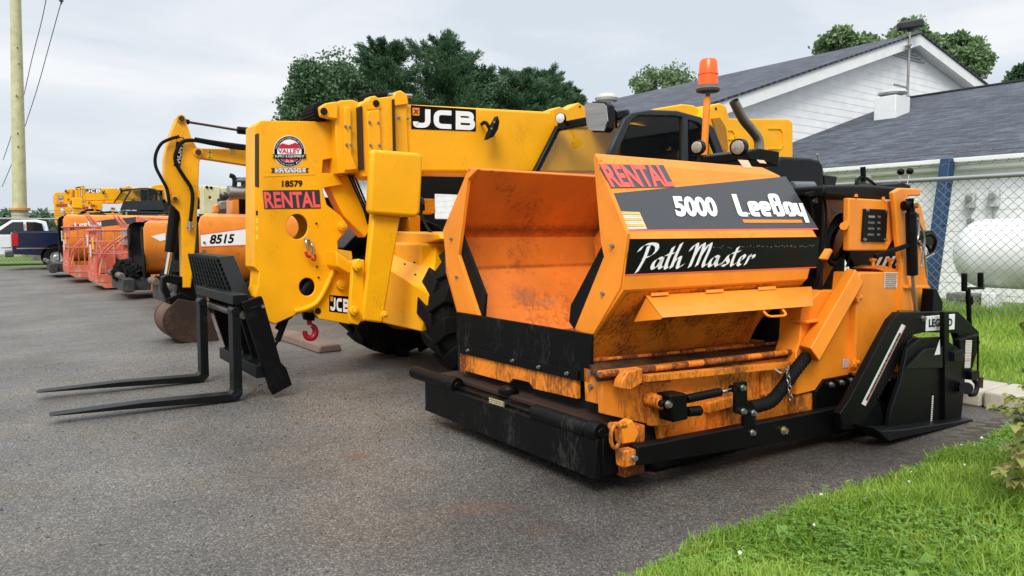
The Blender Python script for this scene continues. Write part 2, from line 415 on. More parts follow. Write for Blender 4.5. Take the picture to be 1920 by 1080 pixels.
def ribbon(parent, lines, bl, br, tl, mat, w, r=.2, off=.004, box=(0, 0, 1, 1), name='lettering'):
    bl, u, v, n = grid3(bl, br, tl); x0, y0, x1, y1 = box; mb = MB()
    for j, P in enumerate(ribbon_lines(lines, r)):
        P = [p for i, p in enumerate(P) if i == 0 or (p - P[i - 1]).length > 1e-5]; vs = []; o = off + j * .0003
        for i, p in enumerate(P):
            d0 = (P[i] - P[i - 1]).normalized() if i else (P[1] - P[0]).normalized(); d1 = (P[i + 1] - P[i]).normalized() if i < len(P) - 1 else d0
            d = (d0 + d1).normalized(); e = Vector((-d.y, d.x, 0)) * (w / 2 / max(.5, d.dot(d0)))
            for q in (p - e, p + e): vs.append(bl + u * ((q.x - x0) / (x1 - x0)) + v * ((q.y - y0) / (y1 - y0)) + n * o)
        mb.add(vs, [(2 * i, 2 * i + 1, 2 * i + 3, 2 * i + 2) for i in range(len(P) - 1)])
    return mb.build(name, mat, parent)
JCB = [[(.60, 1), (.60, .13), (.02, .13), (.02, .32)], [(1.78, .87), (1.02, .87), (1.02, .13), (1.78, .13)],
       [(2.13, 0), (2.13, 1)], [(2.0, .88), (2.82, .88), (2.82, .52), (2.1, .52)], [(2.1, .50), (2.88, .50), (2.88, .12), (2.0, .12)]]
# ------------------------------------------------------------------ ground materials
def mat_asphalt():
    m, t, b = nodes('asphalt')
    g = N(t, 'ShaderNodeNewGeometry'); pos = g.outputs['Position']
    vo = N(t, 'ShaderNodeTexVoronoi'); vo.inputs['Scale'].default_value = 105; t.links.new(pos, vo.inputs['Vector'])
    sepc = N(t, 'ShaderNodeSeparateColor'); t.links.new(vo.outputs['Color'], sepc.inputs[0])
    stone = ramp(t, sepc.outputs[0], [(0, (.062, .059, .055)), (.4, (.112, .107, .100)), (.8, (.145, .139, .129)), (1, (.26, .248, .225))])
    big = ramp(t, noise(t, .55, 5, .6), [(.35, (.66, .65, .64)), (.66, (1.15, 1.13, 1.09))])
    c = mixc(t, 1, stone, big, 'MULTIPLY')
    fine = ramp(t, noise(t, 240, 2, .5), [(.3, (.75, .75, .75)), (.7, (1.22, 1.22, 1.22))]); c = mixc(t, 1, c, fine, 'MULTIPLY')
    # damp surface and painted-in shade around the paver, brownish silt patches and two rust spots
    def spot(x, y, rx, ry, rot, hard, jag=.5):
        mp = N(t, 'ShaderNodeMapping', vector_type='TEXTURE'); mp.inputs['Location'].default_value = (x, y, 0); mp.inputs['Rotation'].default_value = (0, 0, rot); mp.inputs['Scale'].default_value = (rx, ry, 1)
        t.links.new(pos, mp.inputs[0]); ln = N(t, 'ShaderNodeVectorMath', operation='LENGTH'); t.links.new(mp.outputs[0], ln.inputs[0])
        ad = N(t, 'ShaderNodeMath', operation='MULTIPLY_ADD'); t.links.new(noise(t, 4.5 if rx > .6 else 16, 5, .65), ad.inputs[0]); ad.inputs[1].default_value = jag * 2; 
        sb = N(t, 'ShaderNodeMath', operation='SUBTRACT'); t.links.new(ln.outputs['Value'], sb.inputs[0]); sb.inputs[1].default_value = jag; t.links.new(sb.outputs[0], ad.inputs[2])
        return ramp(t, ad.outputs[0], [(1 - hard, (1, 1, 1)), (1.0, (0, 0, 0))])
    silt = ramp(t, noise(t, .9, 4, .6), [(.45, (0, 0, 0)), (.75, (.55, .55, .55))])
    c = mixc(t, silt, c, mixc(t, 1, c, (1.22, 1.0, .74), 'MULTIPLY'))
    damp_shade = spot(4.5, 3.2, 3.3, 1.55, -.06, .75, .30)
    c = mixc(t, damp_shade, c, mixc(t, 1, c, (.42, .39, .37), 'MULTIPLY'))
    for (x, y, rx, ry, ro, st) in ((2.0, 4.72, .15, .085, -.6, .6), (2.18, 3.42, .30, .13, -.5, .38), (2.28, 2.95, .2, .1, -.3, .2)):
        f = N(t, 'ShaderNodeMath', operation='MULTIPLY'); t.links.new(spot(x, y, rx, ry, ro, .7, .35), f.inputs[0]); f.inputs[1].default_value = st
        c = mixc(t, f.outputs[0], c, (.13, .062, .036))
    drip = ramp(t, noise(t, 3.7, 3, .5), [(.70, (0, 0, 0)), (.78, (.55, .55, .55))])
    c = mixc(t, drip, c, mixc(t, 1, c, (.5, .48, .46), 'MULTIPLY'))
    t.links.new(c, b.inputs['Base Color'])
    rr = N(t, 'ShaderNodeMapRange'); rr.inputs['To Min'].default_value = .30; rr.inputs['To Max'].default_value = .8
    t.links.new(noise(t, 1.3, 6, .65), rr.inputs[0]); t.links.new(rr.outputs[0], b.inputs['Roughness'])
    b.inputs['Specular IOR Level'].default_value = .38
    h = N(t, 'ShaderNodeMath', operation='MULTIPLY'); t.links.new(vo.outputs['Distance'], h.inputs[0]); h.inputs[1].default_value = -1.0
    bump(t, b, h.outputs[0], .55, .006)
    return m
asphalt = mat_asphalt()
def mat_ground(name, cols, scale, br=.4):
    m, t, b = nodes(name)
    c = ramp(t, noise(t, scale, 8, .7), [(.3, cols[0]), (.5, cols[1]), (.7, cols[2])])
    c = mixc(t, 1, c, ramp(t, noise(t, .6, 3), [(.3, (.7, .72, .7)), (.7, (1.2, 1.15, 1.0))]), 'MULTIPLY')
    t.links.new(c, b.inputs['Base Color']); b.inputs['Roughness'].default_value = .95
    bump(t, b, noise(t, scale * 1.5, 6, .7), br, .03); return m
soil = mat_ground('bank_soil', [(.025, .045, .010), (.055, .09, .016), (.08, .075, .035)], 14)
lawn_m = mat_ground('lawn', [(.06, .12, .022), (.12, .20, .035), (.20, .27, .07)], 9)
mud = mat_ground('mud', [(.030, .024, .018), (.060, .050, .038), (.11, .092, .07)], 26)

def struct(mb, name, mat, **k):
    o = mb.build(name, mat, **k); o['kind'] = 'structure'; return o
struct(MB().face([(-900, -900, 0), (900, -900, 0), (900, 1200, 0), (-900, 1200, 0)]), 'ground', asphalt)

EDGE = [(-3, 1.7), (1.0, 2.17), (2.2, 2.29), (2.9, 2.34), (3.9, 2.36), (4.6, 2.33), (5.5, 2.32), (6.3, 2.38), (7.1, 2.36)]
def edge_y(x):
    for (a, b), (c, d) in zip(EDGE, EDGE[1:]):
        if x <= c: break
    e = b + (d - b) * (x - a) / (c - a)
    return e + .02 * math.sin(x * 5.1) + .012 * math.sin(x * 13.7 + 1)
def bank_z(x, y):
    d = max(0, edge_y(x) - y); return .004 + .13 * (1 - math.exp(-d / .45)) + .02 * math.sin(x * 4 + y * 3) * min(1, d * 2)
def sheet(xs, ysf, zf, name, mat, n=24):
    mb = MB(); nx = len(xs); v = []
    for x in xs:
        y0, y1 = ysf(x)
        for j in range(n + 1):
            y = y1 + (y0 - y1) * (j / n) ** 1.6; v.append((x, y, zf(x, y)))
    f = [(i * (n + 1) + j, i * (n + 1) + j + 1, (i + 1) * (n + 1) + j + 1, (i + 1) * (n + 1) + j) for i in range(nx - 1) for j in range(n)]
    return struct(mb.add(v, f), name, mat, sharp=180)
sheet([-3 + .12 * i for i in range(85)], lambda x: (-8, edge_y(x)), bank_z, 'bank', soil)
def lawn_z(x, y): return .13 + .20 * min(1, max(0, (x - 7.75) / 3)) - .08 * min(1, max(0, (x - 12) / 6)) + .012 * math.sin(x * 2.1) * math.sin(y * 1.7)
sheet([7.72 + .35 * i for i in range(130)], lambda x: (-14, 5.7 if x < 11.3 else 60), lawn_z, 'lawn', lawn_m, 60)
struct(MB().face([(-200, 42.3, .004), (6, 41.2, .004), (12, 41.0, .004), (200, 41, .004), (200, 600, .004), (-200, 600, .004)]), 'verge', lawn_m)
t_ = MB().prism([(1.7, 50.6, 0), (16, 50.6, 0), (16, 62, 0), (1.7, 62, 0)], (0, 0, 1.33)); struct(t_, 'terrace', mat_ground('terrace_gravel', [(.12, .11, .10), (.18, .17, .15), (.25, .24, .21)], 5))
struct(MB().face([(-200, 50.5, .008), (200, 49.5, .008), (200, 50.3, .008), (-200, 51.4, .008)]), 'far_path', asphalt)
# silt and gravel washed against the kerb end
sheet([3.6 + .025 * i for i in range(140)], lambda x: (2.10, 2.40 + .34 * min(1, max(0, x - 3.6) / 2.6) + .03 * math.sin(x * 9) + .02 * math.sin(x * 23)), lambda x, y: .012 - .017 * min(1, max(0, (y - 2.1) / (.30 + .34 * min(1, max(0, x - 3.6) / 2.6)))) ** 1.5 + .005 * math.sin(x * 21 + y * 17) * math.sin(x * 9 - y * 31) + .003 * math.sin(x * 47 + y * 29), 'mud_patch', mud, 26)
k = MB()
for i in range(5):
    y0 = -8 + i * 2.72; k.box(7.12, 7.72, y0, y0 + 2.70, 0, .155 + .006 * math.sin(i * 3))
struct(k, 'kerb', concrete, bevel=.025, seg=3)
p = MB().cyl((7.28, 2.95, .15), (7.28, 2.95, .235), .022).cyl((7.28, 2.95, .235), (7.28, 2.95, .245), .026)
tag(p.build('steel_stub', rust, loc=(7.28, 2.95, .15)), 'short rusty steel stub standing in the pale concrete kerb', 'stub')
p = MB().prism([(3.35, 9.15, 0), (3.68, 9.15, 0), (3.65, 9.15, .10), (3.38, 9.15, .10)], (-.1, 3.9, 0))
tag(p.build('parking_stop', stop_m, bevel=.02, loc=(3.5, 11, 0)), 'weathered pinkish parking stop on the asphalt behind the red hook', 'parking stop')

# ------------------------------------------------------------------ buildings
def mat_shingle():
    m, t, b = nodes('shingles')
    uv = N(t, 'ShaderNodeUVMap'); br = N(t, 'ShaderNodeTexBrick')
    br.inputs['Scale'].default_value = 1; br.inputs['Brick Width'].default_value = .33; br.inputs['Row Height'].default_value = .14; br.inputs['Mortar Size'].default_value = .006
    br.inputs['Color1'].default_value = (.030, .035, .046, 1); br.inputs['Color2'].default_value = (.066, .077, .098, 1); br.inputs['Mortar'].default_value = (.012, .013, .017, 1); br.inputs['Bias'].default_value = .1
    nzv = N(t, 'ShaderNodeTexNoise'); nzv.inputs['Scale'].default_value = .35; nzv.inputs['Detail'].default_value = 4
    t.links.new(uv.outputs[0], br.inputs[0]); t.links.new(uv.outputs[0], nzv.inputs['Vector'])
    mp2 = N(t, 'ShaderNodeMapping'); mp2.inputs['Scale'].default_value = (1, 3.2, 1); t.links.new(uv.outputs[0], mp2.inputs[0]); n2 = N(t, 'ShaderNodeTexNoise'); n2.inputs['Scale'].default_value = 1.9; n2.inputs['Detail'].default_value = 6; n2.inputs['Roughness'].default_value = .7; t.links.new(mp2.outputs[0], n2.inputs['Vector'])
    c = mixc(t, 1, br.outputs[0], ramp(t, n2.outputs[0], [(.36, (.42, .43, .45)), (.64, (1.75, 1.76, 1.78))]), 'MULTIPLY')
    c = mixc(t, 1, c, ramp(t, nzv.outputs[0], [(.3, (.8, .8, .8)), (.7, (1.2, 1.2, 1.2))]), 'MULTIPLY')
    t.links.new(c, b.inputs['Base Color']); b.inputs['Roughness'].default_value = .85; bump(t, b, br.outputs[1], -.7, .01); return m
shingle = mat_shingle()
siding = paint('white_siding', (.86, .87, .87), .5, .05, var=.05, grime=.04, gcol=(.5, .5, .47), bstr=.03)
trim_m = paint('white_trim', (.78, .80, .78), .45, .05, var=.04, grime=.05, gcol=(.4, .4, .33))
def roof_slab(name, q, parent, thick=.06):
    """q: four corners, eave a-b then ridge c-d; UV in metres"""
    a, b, c, d = [Vector(p) for p in q]; n = (b - a).cross(d - a).normalized()
    if n.z < 0: n = -n
    o = MB().prism([a, b, c, d], -n * thick).build(name, shingle, parent)
    me = o.data; uvl = me.uv_layers.new(name='UVMap'); off = rootloc(parent); u = (b - a).normalized(); w = n.cross(u)
    for lo in me.loops:
        p = me.vertices[lo.vertex_index].co + off - a; uvl.data[lo.index].uv = (p.dot(u), abs(p.dot(w)))
    return o
def lap_wall(mb, axis, c, spans, step=.2, out=-1, lip=.011):
    """lapped boards; spans(z) -> (lo, hi) extent at height z"""
    z, zt = spans['z']
    while z < zt - .01:
        z1 = min(z + step, zt); a = spans['f'](z); b = spans['f'](z1)
        if a[1] - a[0] < .05: break
        def P(t, zz, o): return (t, c + out * o, zz) if axis == 'y' else (c + out * o, t, zz)
        mb.face([P(a[0], z, lip), P(a[1], z, lip), P(b[1], z1, .004), P(b[0], z1, .004)])
        mb.face([P(a[0], z, 0), P(a[1], z, 0), P(a[1], z, lip), P(a[0], z, lip)])
        z = z1
GX, GZ, SL, SR = 25.4, 8.1, .3225, .2206
big = thing('gabled_hall', (25, 20, 0), 'large white clapboard hall with wide grey shingled gable roof', 'building')
m = MB(); lap_wall(m, 'y', 13.0, {'z': (0, GZ - .02), 'f': lambda z: (max(14.2, GX - (GZ - z) / SL), min(35.5, GX + (GZ - z) / SR))}, .215)
m.build('gable_wall', siding, big)
m = MB(); lap_wall(m, 'x', 14.2, {'z': (0, 4.42), 'f': lambda z: (13.0, 34)}, .215); m.build('side_wall', siding, big)
zl, zr = GZ - SL * (GX - 13.6), GZ - SR * (36.1 - GX)
roof_slab('roof', [(13.6, 12.55, zl + .12), (13.6, 34.4, zl + .12), (GX, 34.4, GZ + .12), (GX, 12.55, GZ + .12)], big)
roof_slab('roof', [(36.1, 12.55, zr + .12), (36.1, 34.4, zr + .12), (GX, 34.4, GZ + .125), (GX, 12.55, GZ + .125)], big)
m = MB()
m.prism([(13.6, 12.6, zl + .05), (GX, 12.6, GZ + .05), (GX, 12.6, GZ - .30), (13.6, 12.6, zl - .30)], (0, .12, 0))
m.prism([(36.1, 12.6, zr + .05), (36.1, 12.6, zr - .30), (GX + .003, 12.6, GZ - .30), (GX + .003, 12.6, GZ + .05)], (0, .12, 0))
m.build('rake_board', trim_m, big)
m = MB(); m.prism([(13.7, 12.72, zl - .24), (GX, 12.72, GZ - .24), (36, 12.72, zr - .22), (36, 12.72, zr - .27), (GX, 12.72, GZ - .29), (13.7, 12.72, zl - .29)], (0, .26, 0)); m.build('soffit', trim_m, big)
m = MB()
for i in range(4): 
    z = GZ - .70 + i * .085; hw = (GZ - .32 - z) / .32 * .9
    m.box(GX - hw * .9, GX + hw, 12.93, 12.97, z, z + .04)
m.build('gable_vent', plain('vent_grey', (.42, .43, .43), .7), big)

wing = thing('low_wing', (23, 5, 0), 'low white wing with grey shingle roof and white gutter behind chain link fence', 'building')
m = MB(); lap_wall(m, 'x', 15.25, {'z': (0, 2.86), 'f': lambda z: (-14, 12.97)}, .2); m.build('wall', siding, wing)
WS = (6.10 - 2.98) / (25.4 - 15.0)
rf = roof_slab('roof', [(15.0, -14, 2.98), (15.0, 12.96, 2.98), (25.4, 12.96, 6.10), (25.4, -14, 6.10)], wing)
roof_slab('roof', [(35.2, -14, 3.1), (35.2, 12.96, 3.1), (25.4, 12.96, 6.105), (25.4, -14, 6.105)], wing)
m = MB(); m.tube([(25.4, -14, 6.12), (25.4, 12.96, 6.12)], .05, smooth=1); m.build('ridge_cap', shingle, wing)
m = MB(); m.prism([(14.98, -14, 2.97), (14.87, -14, 2.97), (14.87, -14, 2.89), (14.92, -14, 2.85), (14.98, -14, 2.85)], (0, 26.9, 0)); m.build('gutter', trim_m, wing, bevel=.01)
m = MB(); m.box(14.985, 15.03, -14, 12.95, 2.77, 2.93); m.box(15.03, 15.23, -14, 12.95, 2.75, 2.79); m.build('fascia', trim_m, wing)
def roofpt(px, py): return gN(px, py, (15.0, 0, 2.98), Vector((-WS, 0, 1)))
a, b = roofpt(1638, 226), roofpt(1683, 219)
ch = MB(); ch.box(a.x, a.x + .8, b.y, a.y, a.z - .3, a.z + .66); chim = ch.build('vent_box', white_p, wing, bevel=.015)
cx, cy = a.x + .4, (a.y + b.y) / 2
MB().lathe((cx, cy, a.z + .66), (0, 0, 1), [(0, .2), (.08, .2), (.08, .36), (.12, .40), (.18, .36), (.22, .24), (.24, 0)], 28).build('vent_cowl', paint('cowl', (.50, .51, .51), .4, 0, grime=.2, gcol=(.3, .3, .3)), chim)
for px, py, h, w in ((1822, 376, .30, .16), (1866, 372, .33, .17)):
    c = gX(px, py, 15.2); mm = MB().box(15.10, 15.22, c.y - w / 2, c.y + w / 2, c.z - h / 2, c.z + h / 2); e = mm.build('electric_meter', paint('meter%d' % px, (.50, .52, .51), .45, 0, grime=.1, gcol=(.3, .3, .3)), wing, bevel=.02)
    MB().cyl((15.10, c.y, c.z + .04), (15.03, c.y, c.z + .04), w * .32).build('dial', silver, e)
    MB().box(15.13, 15.22, c.y - w * .3, c.y + w * .3, c.z - h * 1.5, c.z - h * 1.15).tube([(15.17, c.y, c.z - h * .5), (15.17, c.y, c.z - h * 1.15)], .02, smooth=1).build('conduit_box', silver, e)

rv = gN(1137, 205, (GX, 0, GZ + .12), Vector((-SL, 0, 1)))
MB().lathe(rv - Vector((0, 0, .3)), (0, 0, 1), [(0, .30), (.62, .30), (.62, .42), (.72, .46), (.80, .42), (.88, .28), (.90, 0)], 26).build('roof_ventilator', paint('vent_beige', (.56, .55, .48), .5, 0), big)
mast = thing('floodlight_mast', (25.2, 12.85, 6), 'thin steel mast with dark floodlight fixed up the gable of the hall', 'light mast')
t0, t1 = gY(1701, 187, 12.5), gY(1706, 60, 12.5)
MB().cyl(t0 - Vector((0, 0, .25)), t1, .045, .035).build('pole', steel, mast)
MB().bar(t1 + Vector((-.28, .25, .18)), t1 + Vector((.28, -.25, .26)), .3, .26).cyl(t1, t1 + Vector((0, 0, .15)), .07).build('floodlight', plain('flood_black', (.02, .022, .026), .4), mast, bevel=.05)
c = gY(1703, 165, 12.5); MB().bar(c, c + Vector((-.7, .1, .05)), .05).bar(gY(1704, 85, 12.4), gY(1704, 85, 12.62), .18, .05).build('bracket', steel, mast)

# blue steel box beam leaning on the eave
f0, f1 = gX(1742, 545, 14.0), gX(1776, 297, 14.78)
d = (f1 - f0); beam = MB()
beam.prism([f0 + Vector((0, .13, 0)), f0 + Vector((0, -.05, 0)), f0 + Vector((.16, -.09, 0)), f0 + Vector((.16, .13, 0))], d)
for i in range(7): beam.bar(f0 + d * (i / 6 * .96 + .01) + Vector((.0, -.065, 0)), f0 + d * (i / 6 * .96 + .01) + Vector((.15, -.10, 0)), .02)
tag(beam.build('steel_beam', blue_b, bevel=.015, loc=f0), 'blue steel box beam leaning against the eave of the low wing', 'beam')

# propane tank
tk = thing('propane_tank', (13.6, 5, .3), 'long white propane tank with a domed end lying beyond the chain link fence', 'tank')
TR = .575; TX, TZ = 13.6, 1.22; ty = 5.98
prof = [(0, 0)] + [(TR * .8 * (1 - math.cos(a)), TR * math.sin(a)) for a in [R(d) for d in range(8, 91, 8)]] + [(TR * .8, TR), (7.5, TR)] + [(7.5 + TR * .8 * math.sin(R(d)), TR * math.cos(R(d))) for d in range(10, 91, 10)]
MB().lathe((TX, ty, TZ), (0, -1, 0), prof, 40).build('shell', paint('tank_white', (.80, .81, .82), .35, .2, var=.02, grime=.05, gcol=(.6, .6, .57)), tk, sharp=60)
for y in (ty - 1.3, ty - 4.4): MB().box(TX - .4, TX + .4, y - .09, y + .09, .2, .78).build('cradle', concrete, tk, bevel=.02)
c = gX(1853, 540, 13.0)
tag(MB().box(13.0, 13.3, c.y - .10, c.y + .10, .2, .60).build('utility_cabinet', white_p, bevel=.015, loc=(13.1, c.y, .2)), 'small white upright cabinet on the grass below the propane tank', 'cabinet')
q = MB()
c = gX(1806, 540, 13.0)
for i in range(3): q.box(12.9, 13.3, c.y - .22, c.y + .22, .2 + i * .125, .315 + i * .125)
tag(q.build('block_stack', paint('block', (.16, .155, .14), .9, 0, grime=.3), bevel=.012, loc=(13.1, c.y, .2)), 'grey concrete block stack beside the white cabinet near the tank end', 'blocks')

# chain link fence in front of the wing
cf = thing('chain_link_fence', (11, 3, .3), 'galvanised chain link fence with top rail on the lawn behind the paver', 'fence')
FXX, FY0, FY1, FZ0, FZ1 = 11.0, -6.0, 9.6, .26, 2.30
m = MB(); s_ = .125; hh = FZ1 - FZ0; kk = FY0 - hh
while kk < FY1:
    for sg in (1, -1):
        a0, b0 = (kk, FZ0), (kk + hh, FZ1)
        if sg < 0: a0, b0 = (kk, FZ1), (kk + hh, FZ0)
        def at(y): return a0[1] + (b0[1] - a0[1]) * (y - a0[0]) / hh
        ya, yb = max(a0[0], FY0), min(b0[0], FY1)
        if yb - ya > .02: m.bar((FXX + .004 * sg, ya, at(ya)), (FXX + .004 * sg, yb, at(yb)), .0052)
    kk += s_
m.build('mesh', plain('wire', (.24, .26, .27), .5, .3), cf)
MB().cyl((FXX, FY0, FZ1 + .02), (FXX, FY1, FZ1 + .02), .032).build('top_rail', galv, cf)
for y in (9.55, 6.9, 1.2, -1.8, -4.9): MB().cyl((FXX + .04, y, .2), (FXX + .04, y, 2.42), .035).cyl((FXX + .04, y, 2.42), (FXX - .2, y, 2.82), .018).build('post', galv, cf)
rnd = random.Random(3)
for i, z in enumerate((2.52, 2.66)):
    m = MB(); m.cyl((FXX - .08 * i - .05, FY0, z), (FXX - .08 * i - .05, FY1, z), .005, n=6)
    y = FY0
    while y < FY1:
        m.bar((FXX - .08 * i - .075, y, z - .02), (FXX - .08 * i - .025, y, z + .02), .006).bar((FXX - .08 * i - .05, y - .02, z + .02), (FXX - .08 * i - .05, y + .02, z - .02), .006); y += .16
    m.build('barbed_wire', plain('barb%d' % i, (.12, .12, .12), .6, .4), cf)

# far fence and roadside
ff = thing('yard_fence', (0, 46, 0), 'far dark chain link yard fence with barbed strands behind the pickups', 'fence')
m = MB(); x = -14.0
while x < 12:
    m.bar((x, 46, .1), (x + 1.9, 46, 2.3), .012).bar((x, 46.01, 2.3), (x + 1.9, 46.01, .1), .012); x += .16
m.build('mesh', plain('far_wire', (.10, .11, .11), .6, .3), ff)
MB().cyl((-14, 46, 2.32), (13, 46, 2.32), .05).build('top_rail', galv, ff)
for x in (-12, -9, -6, -3, 0, 3.0, 6, 9): MB().cyl((x, 46, 0), (x, 46, 2.75), .05).build('post', galv, ff)
m = MB()
for i in range(3): m.cyl((-14, 46, 2.5 + i * .13), (13, 46, 2.5 + i * .13), .012, n=6)
m.build('barbed_wire', MATS['far_wire'], ff)
PY = 60.0
pb, pt_ = gY(37, 392, PY), gY(28, -60, PY)
sp = thing('tall_pole', (pb.x, PY, 0), 'tall pale yellow steel pole with bolt holes rising behind the far fence', 'pole')
pole_m = paint('pole_paint', (.52, .50, .30), .55, .05, grime=.15, gcol=(.35, .33, .22), gscale=1.5)
MB().cyl((pb.x, PY, 3.2), (pt_.x, PY, pt_.z), .43, .30, 28).build('shaft', pole_m, sp)
MB().cyl((pb.x, PY, 0), (pb.x, PY, 3.12), .5, n=28).build('footing', concrete, sp)
MB().cyl((pb.x, PY, 3.1), (pb.x, PY, 3.28), .62, n=28).build('flange', paint('flange_orange', (.62, .28, .07), .6, 0), sp)
rnd = random.Random(5)
for px, py in ((33, 90), (36, 120), (31, 180), (33, 250), (34, 275)): 
    c = gY(px, py, PY - .4); MB().cyl(c, c + Vector((0, -.06, 0)), .05, n=8).build('step_bolt', plain('hole%d' % py, (.06, .06, .05), .6), sp)
wl = thing('power_line', tuple(gY(115, 0, 64)), 'pair of thin sagging power lines passing behind the pale yellow pole', 'power line')
for pts in (((90, -20), (78, 40), (60, 110), (43, 185), (26, 240), (6, 300)), ((118, -8), (95, 75), (70, 165), (43, 248), (25, 300), (4, 350))):
    MB().tube([gY(px, py, 64 + 5 * i) for i, (px, py) in enumerate(pts)], .030, n=6).build('wire', plain('cable%d' % pts[0][0], (.14, .15, .16), .6), wl)
c = gY(115, 4, 64); MB().lathe(c + Vector((0, 0, .35)), (0, 0, -1), [(0, .05), (.05, .17), (.12, .17), (.14, .07), (.2, .07), (.22, .15), (.3, .15), (.33, .06), (.5, .04)], 14).build('insulator', plain('insul', (.03, .03, .03), .4), wl)
# ------------------------------------------------------------------ the small orange paver in front
pv = thing('paver', (4.3, 4.25, 0), 'orange asphalt paver with folded up hopper wings and script lettering beside the grass', 'paver')
XF = 3.05
NS = [(3.45, 2.045), (3.40, 1.985), (3.17, 1.52), (3.19, 1.215), (3.47, .90), (3.60, .70)]
FS = [(4.94, 2.07), (5.00, 2.0), (5.33, 1.53), (5.31, 1.23), (5.13, .90), (4.95, .70)]
XR = [4.70, 4.85, 5.0, 4.92, 4.76, 4.74]
def wing_shell(sec, name, inward):
    w = MB(); n = len(sec)
    a = [Vector((XF, y, z)) for y, z in sec]; b = [Vector((x, y, z)) for x, (y, z) in zip(XR, sec)]
    off = []
    for i in range(n):
        y0, z0 = sec[max(i - 1, 0)]; y1, z1 = sec[min(i + 1, n - 1)]
        t = Vector((0, y1 - y0, z1 - z0)).normalized(); off.append(Vector((0, -t.z, t.y)) * .03 * inward)
    rows = [a, b, [p + o for p, o in zip(b, off)], [p + o for p, o in zip(a, off)]]
    vs = [p for r in rows for p in r]; fs = []
    for r in range(4):
        q = (r + 1) % 4
        for i in range(n - 1): fs.append((r * n + i, r * n + i + 1, q * n + i + 1, q * n + i))
    fs += [(0, n, 2 * n, 3 * n), (n - 1, 2 * n - 1, 3 * n - 1, 4 * n - 1)]
    return w.add(vs, fs), off
w, _ = wing_shell(NS, '', 1); near_wing = w.build('hopper_wing', orange, pv, bevel=.006, sharp=12)
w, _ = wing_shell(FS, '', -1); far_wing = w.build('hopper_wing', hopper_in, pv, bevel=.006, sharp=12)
# darker streaked skin on the near wing's underside and lower half
s_ = MB(); y3, z3 = NS[3]; y4, z4 = NS[4]; y5, z5 = NS[5]
s_.face([(XF + .05, y3 + .012, z3 - .02), (XR[3] - .02, y3 + .012, z3 - .02), (XR[4], y4 - .004, z4), (XF + .02, y4 - .004, z4)])
s_.face([(XF + .02, y4 - .004, z4), (XR[4], y4 - .004, z4), (XR[5], y5 - .004, z5), (XF + .02, y5 - .004, z5)])
s_.build('wing_skin', orange_dirty, near_wing)
fl = MB().front([(1113, 306), (1113, 297), (1117, 289), (1123, 300), (1123, 311), (1175, 438), (1163, 539), (1109, 633), (1077, 617), (1132, 481), (1126, 455)], XF - .012, XF + .02)
fl.build('flange', orange, near_wing, bevel=.004)
fl = MB().front([(886, 316), (873, 328), (830, 432), (837, 498), (859, 590), (897, 592), (859, 478), (865, 432), (877, 336), (896, 317)], XF - .012, XF + .02)
fl.build('flange', orange, far_wing, bevel=.004)
MB().front([(1130, 458), (1133, 489), (1076, 617), (1067, 603), (1070, 573)], XF + .022, XF + .05).build('rubber_strip', rubber, near_wing)
MB().front([(864, 437), (909, 553), (906, 595), (895, 592), (858, 478)], XF + .022, XF + .05).build('rubber_strip', rubber, far_wing)
bolts(near_wing, [gX(px, py, XF - .012) for px, py in ((1149, 461), (1131, 550))], (-1, 0, 0), .011)
bolts(far_wing, [gX(px, py, XF - .012) for px, py in ((847, 448), (857, 519))], (-1, 0, 0), .011)
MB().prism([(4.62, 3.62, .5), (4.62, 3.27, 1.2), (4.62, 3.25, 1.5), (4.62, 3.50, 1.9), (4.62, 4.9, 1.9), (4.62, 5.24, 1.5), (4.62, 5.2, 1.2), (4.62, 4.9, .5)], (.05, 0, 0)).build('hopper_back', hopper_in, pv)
MB().prism([(3.1, 3.5, .72), (3.1, 5.1, .72), (3.1, 5.1, .66), (3.1, 3.5, .66)], (1.76, 0, 0)).build('hopper_floor', orange_rust, pv)
ap = MB().front([(856, 585), (1108, 627), (1107, 719), (1083, 713), (1083, 697), (862, 647), (856, 645)], 2.985, 3.01).build('apron', black_dirty, pv, bevel=.003)
MB().front([(862, 647), (1083, 696), (1083, 714), (862, 662)], 2.972, 2.983).build('clamp_strip', black, ap, bevel=.002)
bolts(ap, [gX(px, py, 2.972) for px, py in ((878, 657), (962, 676), (1011, 688), (1064, 700))], (-1, 0, 0), .010)
MB().front([(873, 664), (1082, 715), (1082, 748), (1000, 729), (992, 717), (962, 710), (955, 718), (873, 696)], 2.99, 3.02).build('front_plate', orange_dirty, pv, bevel=.003)
MB().front([(862, 655), (872, 660), (872, 700), (862, 697)], 2.985, 3.03).build('side_post', orange_rust, pv, bevel=.004)
cp = MB().front([(1094, 688), (1128, 697), (1128, 760), (1097, 752)], 2.985, 3.10).build('side_post', orange_dirty, pv, bevel=.005)
bolts(cp, [gX(1110, 700, 2.985), gX(1109, 725, 2.985)], (-1, 0, 0), .013)
